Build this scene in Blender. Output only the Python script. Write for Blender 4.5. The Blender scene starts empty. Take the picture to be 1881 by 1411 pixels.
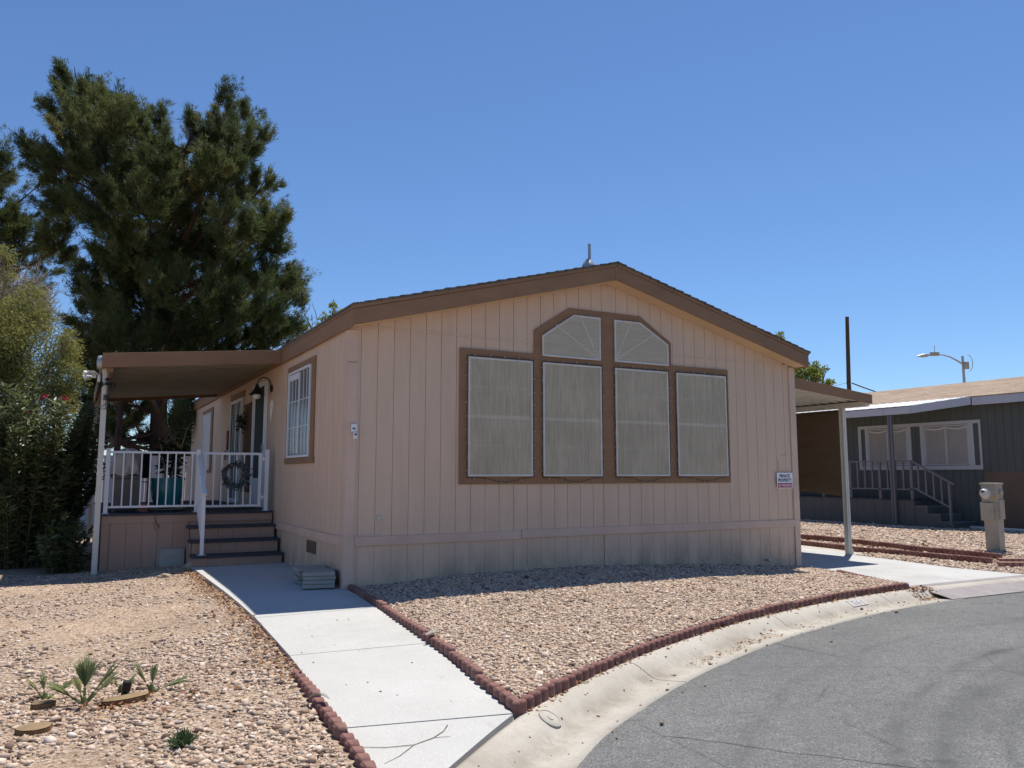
import bpy, bmesh, math, random
import numpy as np
from mathutils import Vector, Matrix, Euler
R = math.radians
rng = np.random.default_rng(7)
random.seed(7)
scene = bpy.context.scene
COL = scene.collection

# ------------------------------------------------------------------ materials
def new_mat(name):
    m = bpy.data.materials.new(name); m.use_nodes = True
    nt = m.node_tree; nt.nodes.clear()
    out = nt.nodes.new('ShaderNodeOutputMaterial')
    return m, nt, out
class NB:
    """small node builder"""
    def __init__(s, nt): s.nt = nt
    def n(s, t, **kw):
        nd = s.nt.nodes.new(t)
        for k, v in kw.items(): setattr(nd, k, v)
        return nd
    def link(s, a, b): s.nt.links.new(a, b)
    def put(s, sock, v):
        if isinstance(v, bpy.types.NodeSocket): s.link(v, sock)
        elif v is not None: sock.default_value = v
    def math(s, op, a, b=None, c=None, clamp=False):
        nd = s.n('ShaderNodeMath', operation=op, use_clamp=clamp)
        s.put(nd.inputs[0], a)
        if b is not None: s.put(nd.inputs[1], b)
        if c is not None: s.put(nd.inputs[2], c)
        return nd.outputs[0]
    def vec(s, kind='Object'):
        return s.n('ShaderNodeTexCoord').outputs[kind]
    def mapping(s, v, scale=(1, 1, 1), loc=(0, 0, 0), rot=(0, 0, 0)):
        nd = s.n('ShaderNodeMapping'); s.link(v, nd.inputs[0])
        nd.inputs['Scale'].default_value = scale; nd.inputs['Location'].default_value = loc; nd.inputs['Rotation'].default_value = rot
        return nd.outputs[0]
    def noise(s, v, scale, detail=4, rough=.55, out=0):
        nd = s.n('ShaderNodeTexNoise'); s.put(nd.inputs['Vector'], v)
        nd.inputs['Scale'].default_value = scale; nd.inputs['Detail'].default_value = detail; nd.inputs['Roughness'].default_value = rough
        return nd.outputs[out]
    def voronoi(s, v, scale, feature='F1', out='Distance'):
        nd = s.n('ShaderNodeTexVoronoi', feature=feature); s.put(nd.inputs['Vector'], v)
        nd.inputs['Scale'].default_value = scale
        return nd.outputs[out]
    def ramp(s, f, stops, interp='LINEAR'):
        nd = s.n('ShaderNodeValToRGB'); s.link(f, nd.inputs[0]); cr = nd.color_ramp; cr.interpolation = interp
        while len(cr.elements) < len(stops): cr.elements.new(.5)
        for e, (p, c) in zip(cr.elements, stops):
            e.position = p; e.color = (c, c, c, 1) if not hasattr(c, '__len__') else (*c[:3], 1)
        return nd.outputs[0]
    def mix(s, f, a, b, blend='MIX'):
        nd = s.n('ShaderNodeMix', data_type='RGBA', blend_type=blend)
        s.put(nd.inputs[0], f)
        for i, v in ((6, a), (7, b)):
            if isinstance(v, tuple): nd.inputs[i].default_value = (*v[:3], 1)
            else: s.link(v, nd.inputs[i])
        return nd.outputs[2]
    def bump(s, h, strength=.3, dist=.01):
        nd = s.n('ShaderNodeBump'); s.link(h, nd.inputs['Height'])
        nd.inputs['Strength'].default_value = strength; nd.inputs['Distance'].default_value = dist
        return nd.outputs[0]
    def bsdf(s, col, rough=.7, normal=None, metal=0, spec=.3):
        nd = s.n('ShaderNodeBsdfPrincipled')
        if isinstance(col, tuple): nd.inputs['Base Color'].default_value = (*col[:3], 1)
        else: s.link(col, nd.inputs['Base Color'])
        s.put(nd.inputs['Roughness'], rough); nd.inputs['Metallic'].default_value = metal
        nd.inputs['Specular IOR Level'].default_value = spec
        if normal is not None: s.link(normal, nd.inputs['Normal'])
        return nd

def simple(name, col, rough=.7, var=.12, vscale=3., bscale=60., bump=.15, metal=0, spec=.3, stretch=(1, 1, 1), dirt=None, dirt_amt=.3, dscale=1.2):
    m, nt, out = new_mat(name); b = NB(nt)
    v = b.mapping(b.vec(), stretch)
    f = b.noise(v, vscale, 5, .6)
    dark = tuple(c * (1 - var) for c in col); lite = tuple(min(1, c * (1 + var)) for c in col)
    c = b.ramp(f, [(.3, dark), (.7, lite)])
    if dirt:
        d = b.ramp(b.noise(v, dscale, 6, .65), [(.48, 0), (.72, 1)])
        c = b.mix(b.math('MULTIPLY', d, dirt_amt), c, dirt)
    nrm = b.bump(b.noise(v, bscale, 3), bump, .004) if bump else None
    s = b.bsdf(c, rough, nrm, metal, spec); b.link(s.outputs[0], out.inputs[0])
    return m

M = {}
M['trim'] = simple('brown_paint', (.275, .152, .080), .62, .10, 2.0, 45, .12, stretch=(1, 1, 3))
M['soffit'] = simple('soffit_paint', (.66, .46, .28), .7, .06, 2, 40, .1)
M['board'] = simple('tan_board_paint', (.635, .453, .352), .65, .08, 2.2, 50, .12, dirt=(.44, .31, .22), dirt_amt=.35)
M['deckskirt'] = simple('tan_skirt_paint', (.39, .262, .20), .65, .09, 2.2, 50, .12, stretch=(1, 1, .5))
M['white'] = simple('white_paint', (.74, .75, .77), .45, .04, 3, 30, .04)
M['cream'] = simple('cream_aluminium', (.62, .60, .53), .5, .08, 2, 30, .05, dirt=(.42, .38, .30), dirt_amt=.4)
M['frame'] = simple('screen_frame_paint', (.60, .58, .54), .5, .10, 6, 30, .05)
M['deck'] = simple('deck_paint', (.045, .050, .065), .6, .25, 5, 60, .2, stretch=(3, 1, 1))
M['redblock'] = simple('red_concrete', (.205, .098, .082), .85, .25, 9, 120, .5, dirt=(.33, .22, .18), dirt_amt=.5, dscale=5)
M['redblock2'] = simple('faded_red_concrete', (.30, .165, .135), .85, .2, 9, 120, .5)
M['paver'] = simple('grey_paver', (.36, .335, .29), .85, .14, 8, 90, .4, dirt=(.18, .18, .17), dirt_amt=.4, dscale=4)
M['black'] = simple('black_metal', (.012, .012, .013), .5, .2, 5, 30, .03)
M['blackfab'] = simple('black_fabric', (.010, .010, .012), .85, .2, 5, 200, .2)
M['wire'] = simple('green_wire', (.012, .016, .012), .5, .1, 5, 0, 0)
M['galv'] = simple('galvanised_steel', (.38, .39, .40), .45, .15, 8, 30, .05, metal=.6)
M['greymetal'] = simple('grey_enamel', (.41, .375, .31), .5, .10, 4, 30, .05, dirt=(.24, .20, .15), dirt_amt=.5, dscale=3)
M['wood'] = simple('weathered_wood', (.16, .085, .045), .75, .25, 4, 40, .3, stretch=(6, 6, .6))
M['pole'] = simple('pole_wood', (.085, .055, .038), .85, .3, 3, 40, .4, stretch=(5, 5, .4))
M['stump'] = simple('cut_palm_wood', (.25, .175, .095), .85, .25, 14, 60, .4, dirt=(.2, .12, .06), dirt_amt=.5, dscale=9)
M['fibre'] = simple('palm_fibre', (.19, .11, .055), .9, .3, 20, 80, .5)
M['nbwall'] = simple('slate_paint', (.092, .102, .095), .65, .07, 1.5, 50, .1, stretch=(1, 1, .4))
M['nbskirt'] = simple('slate_skirt', (.105, .107, .105), .65, .09, 2, 50, .1)
M['nbbrown'] = simple('brown_panel', (.145, .105, .075), .7, .10, 2, 50, .1)
M['nbtrim'] = simple('dull_white_paint', (.44, .445, .455), .55, .05, 2, 30, .05)
M['nbrail'] = simple('grey_rail_paint', (.155, .155, .168), .55, .08, 2, 30, .05)
M['nbfascia'] = simple('pale_blue_fascia', (.46, .475, .52), .5, .06, 2, 30, .04)
M['nbpan'] = simple('white_pan_roof', (.72, .72, .72), .45, .05, 2, 30, .04)
M['blind'] = simple('window_blind', (.33, .315, .285), .8, .06, 3, 30, .05)
M['cloth'] = simple('beige_cover_cloth', (.40, .35, .30), .9, .15, 5, 25, .4)
M['grime'] = simple('dark_grey_cover', (.13, .12, .105), .85, .2, 5, 60, .3)
M['terra'] = simple('terracotta', (.33, .13, .085), .8, .15, 6, 60, .2)
M['redled'] = simple('clear_bulb', (.34, .30, .235), .25, .08, 5, 0, 0, spec=.5)
M['signw'] = simple('sign_white', (.78, .78, .82), .4, .03, 3, 0, 0)
M['signr'] = simple('sign_red', (.40, .012, .055), .4, .05, 3, 0, 0)
M['signk'] = simple('sign_ink', (.012, .012, .03), .5, .05, 3, 0, 0)
M['paintblue'] = simple('faded_blue_paint', (.36, .37, .42), .8, .2, 60, 0, 0)
M['paintwhite'] = simple('faded_white_paint', (.50, .465, .41), .8, .12, 18, 60, .1)
M['palebark'] = simple('pale_dead_twigs', (.34, .28, .235), .9, .25, 6, 40, .3)
M['bark'] = simple('pine_bark', (.062, .038, .027), .9, .4, 5, 22, .8, stretch=(3, 3, .8))
M['greybark'] = simple('grey_twig_bark', (.25, .20, .165), .9, .25, 6, 40, .3)
M['olestem'] = simple('green_brown_stems', (.085, .075, .045), .85, .25, 6, 40, .2)
M['rock'] = simple('tan_rock', (.36, .29, .22), .9, .2, 6, 40, .5)
M['tyre'] = simple('yellow_label', (.55, .33, .04), .6, .1, 5, 0, 0)
M['vinyl'] = simple('white_vinyl', (.62, .62, .64), .5, .05, 2, 30, .03)
M['lampglass'] = simple('frosted_glass', (.62, .60, .55), .25, .03, 3, 0, 0, spec=.5)

def siding_mat():
    m, nt, out = new_mat('tan_siding_paint'); b = NB(nt)
    o = b.vec()
    v = b.mapping(o, (1, 1, .16))
    f = b.noise(v, 5, 6, .65)
    c = b.ramp(f, [(.25, (.61, .435, .316)), (.75, (.690, .503, .368))])
    # streaky weather stains, splash dirt low on the wall
    st = b.ramp(b.noise(b.mapping(o, (2.2, 2.2, .35)), 2.4, 6, .7), [(.5, 0), (.8, 1)])
    c = b.mix(b.math('MULTIPLY', st, .32), c, (.45, .32, .24))
    sep = b.n('ShaderNodeSeparateXYZ'); b.link(o, sep.inputs[0])
    low = b.math('SUBTRACT', .46, sep.outputs[2]); low = b.math('MULTIPLY', low, 2.6, clamp=True)
    spl = b.ramp(b.noise(b.mapping(o, (1.6, 1.6, .7)), 2.0, 6, .7), [(.40, 0), (.62, 1)])
    c = b.mix(b.math('MULTIPLY', b.math('MULTIPLY', spl, low), .6), c, (.27, .215, .155))
    g = b.noise(b.mapping(o, (60, 60, 5)), 1.0, 4, .6)
    s = b.bsdf(c, .62, b.bump(g, .25, .003)); b.link(s.outputs[0], out.inputs[0]); return m
M['siding'] = siding_mat()

def concrete_mat(name, base, warm, stain, bumps=.25):
    m, nt, out = new_mat(name); b = NB(nt); o = b.vec()
    f = b.noise(o, 1.3, 7, .62)
    c = b.ramp(f, [(.28, base), (.72, warm)])
    sp = b.ramp(b.noise(o, 90, 3, .7), [(.35, .86), (.65, 1.04)])
    c = b.mix(1., c, sp, 'MULTIPLY')
    d = b.ramp(b.noise(o, .55, 8, .7), [(.52, 0), (.75, 1)])
    c = b.mix(b.math('MULTIPLY', d, .65), c, stain)
    d2 = b.ramp(b.noise(b.mapping(o, (3, .7, 1)), 3.1, 8, .72), [(.60, 0), (.70, 1)])
    c = b.mix(b.math('MULTIPLY', d2, .45), c, stain)
    h = b.noise(o, 140, 4, .7)
    s = b.bsdf(c, .88, b.bump(h, bumps, .004), spec=.2); b.link(s.outputs[0], out.inputs[0]); return m
M['walk'] = concrete_mat('walk_concrete', (.455, .45, .43), (.525, .52, .50), (.365, .355, .33))
M['drive'] = concrete_mat('drive_concrete', (.44, .44, .43), (.52, .52, .505), (.27, .275, .27))
M['curb'] = concrete_mat('curb_concrete', (.42, .385, .33), (.51, .475, .415), (.28, .24, .19), .5)

def circ(p, q, r):
    A = np.array([[2 * (q[0] - p[0]), 2 * (q[1] - p[1])], [2 * (r[0] - p[0]), 2 * (r[1] - p[1])]]); b = np.array([q[0] ** 2 + q[1] ** 2 - p[0] ** 2 - p[1] ** 2, r[0] ** 2 + r[1] ** 2 - p[0] ** 2 - p[1] ** 2])
    c = np.linalg.solve(A, b); return float(c[0]), float(c[1]), float(math.hypot(c[0] - p[0], c[1] - p[1]))
CA = circ((1.128, -6.033), (2.481, -5.238), (4.661, -4.738)); CB2 = circ((1.364, -6.162), (2.3, -5.62), (3.575, -5.328))
def asphalt_mat():
    m, nt, out = new_mat('old_asphalt'); b = NB(nt); o = b.vec()
    sep = b.n('ShaderNodeSeparateXYZ'); b.link(o, sep.inputs[0]); X, Y = sep.outputs[0], sep.outputs[1]
    c = b.ramp(b.noise(o, .8, 7, .62), [(.3, (.130, .131, .130)), (.7, (.170, .171, .168))])
    # aggregate: pale and dark grains
    vd = b.voronoi(o, 120, 'F1', 'Color')
    sv = b.n('ShaderNodeSeparateColor'); b.link(vd, sv.inputs[0])
    gr = b.ramp(sv.outputs[0], [(0, .62), (.3, .86), (.7, 1.06), (.93, 1.25), (1, 1.7)])
    c = b.mix(1., c, gr, 'MULTIPLY')
    fine = b.mix(1., b.ramp(b.noise(o, 110, 4, .85), [(.32, .64), (.68, 1.38)]), b.ramp(b.noise(b.mapping(o, (1, 1.6, 1)), 11, 5, .75), [(.3, .84), (.7, 1.15)]), 'MULTIPLY')
    c = b.mix(1., c, fine, 'MULTIPLY')
    wob = b.noise(o, 1.6, 5, .6); wob = b.math('SUBTRACT', wob, .5)
    def ring(cx, cy, r, w, amt, wamp=.25):
        nonlocal c
        dx = b.math('SUBTRACT', X, cx); dy = b.math('SUBTRACT', Y, cy)
        d = b.math('SQRT', b.math('ADD', b.math('MULTIPLY', dx, dx), b.math('MULTIPLY', dy, dy)))
        d = b.math('ABSOLUTE', b.math('ADD', b.math('SUBTRACT', d, r), b.math('MULTIPLY', wob, wamp)))
        k = b.math('SUBTRACT', 1., b.math('DIVIDE', d, w), clamp=True)
        k = b.math('MULTIPLY', k, b.ramp(b.noise(o, 2.2, 5, .7), [(.35, .15), (.65, 1)]))
        c = b.mix(b.math('MULTIPLY', k, amt), c, (.075, .077, .080))
    ring(CA[0], CA[1], CA[2], .10, .8, .12); ring(CA[0], CA[1], CA[2] - .22, .05, .5, .1)
    ring(CB2[0], CB2[1], CB2[2], .16, .75, .12); ring(CB2[0], CB2[1], CB2[2] - .3, .06, .5, .1)
    ring(CA[0], CA[1], CA[2] + .75, .07, .4, .2)
    # broad oil-dark patches
    pt = b.ramp(b.noise(b.mapping(o, (.5, 1.1, 1), rot=(0, 0, .5)), .75, 6, .6), [(.50, 0), (.60, 1)])
    c = b.mix(b.math('MULTIPLY', pt, .28), c, (.105, .107, .110))
    # cracks along given lines
    def crack(a, bb, w, amt, wamp=.18):
        nonlocal c
        ax, ay = a; bx, by = bb; L = math.hypot(bx - ax, by - ay); nx, ny = -(by - ay) / L, (bx - ax) / L; tx, ty = (bx - ax) / L, (by - ay) / L
        d = b.math('ADD', b.math('ADD', b.math('MULTIPLY', X, nx), b.math('MULTIPLY', Y, ny)), -(ax * nx + ay * ny))
        d = b.math('ABSOLUTE', b.math('ADD', d, b.math('MULTIPLY', wob, wamp)))
        k = b.math('SUBTRACT', 1., b.math('DIVIDE', d, w), clamp=True)
        t = b.math('ADD', b.math('ADD', b.math('MULTIPLY', X, tx), b.math('MULTIPLY', Y, ty)), -(ax * tx + ay * ty))
        ins = b.math('MULTIPLY', b.math('GREATER_THAN', t, 0.), b.math('LESS_THAN', t, L))
        c = b.mix(b.math('MULTIPLY', b.math('MULTIPLY', k, ins), amt), c, (.022, .022, .022))
    crack((.34, -5.10), (1.35, -6.4), .013, .85); crack((.35, -4.86), (.28, -6.0), .009, .5, .08)
    crack((2.0, -4.15), (4.6, -5.6), .008, .6); crack((3.6, -3.6), (7.5, -4.5), .008, .5)
    hair = b.voronoi(b.mapping(o, (1, 1, 1)), .55, 'DISTANCE_TO_EDGE')
    hair = b.math('SUBTRACT', 1., b.math('DIVIDE', b.math('ADD', hair, b.math('MULTIPLY', wob, .10)), .008), clamp=True)
    c = b.mix(b.math('MULTIPLY', hair, .35), c, (.05, .05, .05))
    h = b.math('ADD', sv.outputs[0], b.noise(o, 160, 3, .8))
    s = b.bsdf(c, .9, b.bump(h, .45, .006), spec=.25); b.link(s.outputs[0], out.inputs[0]); return m
M['asphalt'] = asphalt_mat()

def soil_mat():
    m, nt, out = new_mat('gravelly_soil'); b = NB(nt); o = b.vec()
    vc = b.voronoi(o, 55, 'F1', 'Color'); sv = b.n('ShaderNodeSeparateColor'); b.link(vc, sv.inputs[0])
    c = b.ramp(sv.outputs[0], [(0, (0.228, 0.155, 0.106)), (.4, (0.389, 0.285, 0.202)), (.8, (0.475, 0.365, 0.270)), (1, (0.580, 0.477, 0.383))])
    d = b.ramp(b.noise(o, 1.6, 7, .65), [(.3, .78), (.7, 1.1)])
    c = b.mix(1., c, d, 'MULTIPLY')
    d2 = b.ramp(b.noise(o, 240, 3, .8), [(.3, .75), (.7, 1.2)])
    c = b.mix(1., c, d2, 'MULTIPLY')
    h = b.math('ADD', b.voronoi(o, 55), b.noise(o, 120, 4, .7))
    s = b.bsdf(c, .95, b.bump(h, .7, .012), spec=.15); b.link(s.outputs[0], out.inputs[0]); return m
M['soil'] = soil_mat()

def attr_mat(name, stops, rough=.85, trans=0, interp='LINEAR', noise=None, spec=.25):
    m, nt, out = new_mat(name); b = NB(nt)
    a = b.n('ShaderNodeAttribute', attribute_name='rnd')
    c = b.ramp(a.outputs['Fac'], stops, interp)
    if noise:
        c = b.mix(1., c, b.ramp(b.noise(b.vec(), noise, 3, .7), [(.3, .75), (.7, 1.2)]), 'MULTIPLY')
    s = b.bsdf(c, rough, spec=spec)
    if trans:
        t = b.n('ShaderNodeBsdfTranslucent'); b.link(c, t.inputs[0])
        mx = b.n('ShaderNodeMixShader'); mx.inputs[0].default_value = trans
        b.link(s.outputs[0], mx.inputs[1]); b.link(t.outputs[0], mx.inputs[2]); b.link(mx.outputs[0], out.inputs[0])
    else: b.link(s.outputs[0], out.inputs[0])
    return m
M['stone'] = attr_mat('gravel_stone', [(0, (0.109, 0.078, 0.060)), (.10, (0.264, 0.178, 0.129)), (.22, (0.410, 0.293, 0.207)), (.38, (0.537, 0.416, 0.307)), (.50, (0.473, 0.336, 0.249)), (.62, (0.610, 0.493, 0.382)), (.72, (0.364, 0.297, 0.249)), (.80, (0.546, 0.399, 0.299)), (.93, (0.637, 0.527, 0.432)), (1, (0.692, 0.603, 0.531))], .9, noise=70)
M['needle'] = attr_mat('pine_needles', [(0, (.036, .054, .020)), (.5, (.098, .124, .043)), (.85, (.165, .182, .064)), (1, (.22, .18, .08))], .6, .4)
M['ole'] = attr_mat('oleander_leaves', [(0, (.055, .072, .030)), (.6, (.120, .145, .058)), (.93, (.21, .235, .10)), (1, (.34, .29, .13))], .42, .42, spec=.5)
M['bbrush'] = attr_mat('olive_leaves', [(0, (.13, .135, .04)), (.5, (.22, .22, .066)), (.85, (.34, .335, .095)), (1, (.34, .27, .12))], .6, .4)
M['sprout'] = attr_mat('yellow_green_leaves', [(0, (.10, .14, .03)), (.6, (.21, .26, .05)), (1, (.32, .34, .07))], .5, .4)
M['potleaf'] = attr_mat('dark_pot_leaves', [(0, (.012, .022, .010)), (1, (.04, .065, .025))], .5, .2)
M['palm'] = attr_mat('palm_fronds', [(0, (.18, .22, .095)), (.7, (.30, .34, .16)), (1, (.44, .41, .22))], .5, .35)
M['weed'] = attr_mat('weed_leaves', [(0, (.05, .08, .03)), (1, (.12, .17, .07))], .6, .25)
M['euca'] = attr_mat('blue_grey_leaves', [(0, (.07, .09, .095)), (1, (.17, .21, .23))], .7, .15)
M['flower'] = attr_mat('crimson_petals', [(0, (.30, .01, .04)), (1, (.50, .03, .09))], .6, .3)
M['litter'] = attr_mat('dry_leaf_litter', [(0, (.14, .055, .028)), (.5, (.27, .13, .065)), (1, (.42, .28, .15))], .9)

def screen_mat():
    m, nt, out = new_mat('solar_screen_cloth'); b = NB(nt); o = b.vec()
    f = b.noise(b.mapping(o, (75, 75, 3.0)), 1., 4, .7)
    c = b.ramp(f, [(.3, (.52, .445, .325)), (.7, (.78, .665, .49))])
    c = b.mix(1., c, b.ramp(b.noise(o, 2.0, 5, .6), [(.3, .88), (.7, 1.08)]), 'MULTIPLY')
    s = b.bsdf(c, .9, spec=.1)
    t = b.n('ShaderNodeBsdfTransparent'); mx = b.n('ShaderNodeMixShader'); mx.inputs[0].default_value = .30
    b.link(s.outputs[0], mx.inputs[1]); b.link(t.outputs[0], mx.inputs[2]); b.link(mx.outputs[0], out.inputs[0])
    return m
M['screen'] = screen_mat()
def screen_mat_h():
    m, nt, out = new_mat('solar_screen_cloth_crosswise'); b = NB(nt); o = b.vec()
    f = b.noise(b.mapping(o, (3., 3., 75)), 1., 4, .7)
    c = b.ramp(f, [(.3, (.64, .55, .42)), (.7, (.84, .73, .56))])
    s = b.bsdf(c, .9, spec=.1)
    t = b.n('ShaderNodeBsdfTransparent'); mx = b.n('ShaderNodeMixShader'); mx.inputs[0].default_value = .36
    b.link(s.outputs[0], mx.inputs[1]); b.link(t.outputs[0], mx.inputs[2]); b.link(mx.outputs[0], out.inputs[0])
    return m
M['screenh'] = screen_mat_h()
def fabric_mat():
    m, nt, out = new_mat('brown_shade_fabric'); b = NB(nt); o = b.vec()
    f = b.noise(b.mapping(o, (2, 2, 14)), 1., 6, .7)
    c = b.ramp(f, [(.3, (.165, .118, .080)), (.7, (.205, .148, .100))])
    s = b.bsdf(c, .95, spec=.1); t = b.n('ShaderNodeBsdfTranslucent'); b.link(c, t.inputs[0])
    mx = b.n('ShaderNodeMixShader'); mx.inputs[0].default_value = .3
    b.link(s.outputs[0], mx.inputs[1]); b.link(t.outputs[0], mx.inputs[2]); b.link(mx.outputs[0], out.inputs[0]); return m
M['fabric'] = fabric_mat()
def glass_mat(name, col, rough=.06):
    m, nt, out = new_mat(name); b = NB(nt)
    h = b.noise(b.vec(), 1.2, 2, .5)
    s = b.bsdf(col, rough, b.bump(h, .04, .05), spec=.35); b.link(s.outputs[0], out.inputs[0]); return m
M['darkglass'] = glass_mat('dark_window_glass', (.018, .020, .022))
M['greyglass'] = glass_mat('grey_window_glass', (.13, .145, .15), .22)
M['doorscreen'] = simple('dark_door_screen', (.012, .012, .013), .6, .1, 5, 0, 0, spec=.12)
M['teal'] = None
def teal_mat():
    m, nt, out = new_mat('teal_glaze'); b = NB(nt); o = b.vec()
    f = b.noise(b.mapping(o, (2.5, 2.5, .6)), 3, 5, .6)
    c = b.ramp(f, [(.3, (.015, .14, .155)), (.6, (.03, .24, .25)), (.78, (.05, .20, .33))])
    s = b.bsdf(c, .2, b.bump(b.noise(o, 25, 3), .05, .01), spec=.6); b.link(s.outputs[0], out.inputs[0]); return m
M['teal'] = teal_mat()
def shingle_mat(name, c0, c1):
    m, nt, out = new_mat(name); b = NB(nt); o = b.vec()
    bk = b.n('ShaderNodeTexBrick'); b.link(b.mapping(o, (1, 1, 1), rot=(0, 0, R(90))), bk.inputs['Vector'])
    bk.inputs['Scale'].default_value = 1.; bk.inputs['Brick Width'].default_value = .30; bk.inputs['Row Height'].default_value = .14
    bk.inputs['Mortar Size'].default_value = .006; bk.inputs['Color1'].default_value = (*c0, 1); bk.inputs['Color2'].default_value = (*c1, 1)
    bk.inputs['Mortar'].default_value = tuple(x * .45 for x in c0) + (1,); bk.offset = .37; bk.squash = .8
    c = b.mix(1., bk.outputs[0], b.ramp(b.noise(o, 120, 3, .8), [(.3, .7), (.7, 1.25)]), 'MULTIPLY')
    c = b.mix(1., c, b.ramp(b.noise(b.mapping(o, (3, .6, 1)), 1.6, 4, .6), [(.35, .82), (.65, 1.12)]), 'MULTIPLY')
    s = b.bsdf(c, .92, b.bump(bk.outputs[1], .4, .01), spec=.15); b.link(s.outputs[0], out.inputs[0]); return m
M['shingle'] = shingle_mat('brown_shingles', (.15, .125, .105), (.19, .155, .13))
M['nbshingle'] = shingle_mat('tan_shingles', (.30, .225, .165), (.39, .30, .225))
def plate_mat():
    m, nt, out = new_mat('diamond_plate_steel'); b = NB(nt); o = b.vec()
    w = b.n('ShaderNodeTexChecker'); b.link(b.mapping(o, (1, 1, 0), rot=(0, 0, R(45))), w.inputs[0]); w.inputs['Scale'].default_value = 42
    c = b.mix(w.outputs[1], (.20, .18, .175), (.33, .305, .30))
    c = b.mix(1., c, b.ramp(b.noise(o, 4, 6, .7), [(.3, .8), (.7, 1.1)]), 'MULTIPLY')
    d = b.ramp(b.noise(b.mapping(o, (1, 4, 1)), 2., 6, .7), [(.5, 0), (.7, 1)])
    c = b.mix(b.math('MULTIPLY', d, .4), c, (.25, .17, .12))
    s = b.bsdf(c, .55, b.bump(w.outputs[1], .5, .004), .35, .4); b.link(s.outputs[0], out.inputs[0]); return m
M['plate'] = plate_mat()
M['pan'] = simple('shade_toned_pan_paint', (.30, .26, .19), .6, .10, 2, 30, .05)  # cream pan darkened in its base colour to stand in for underside shade

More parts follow.
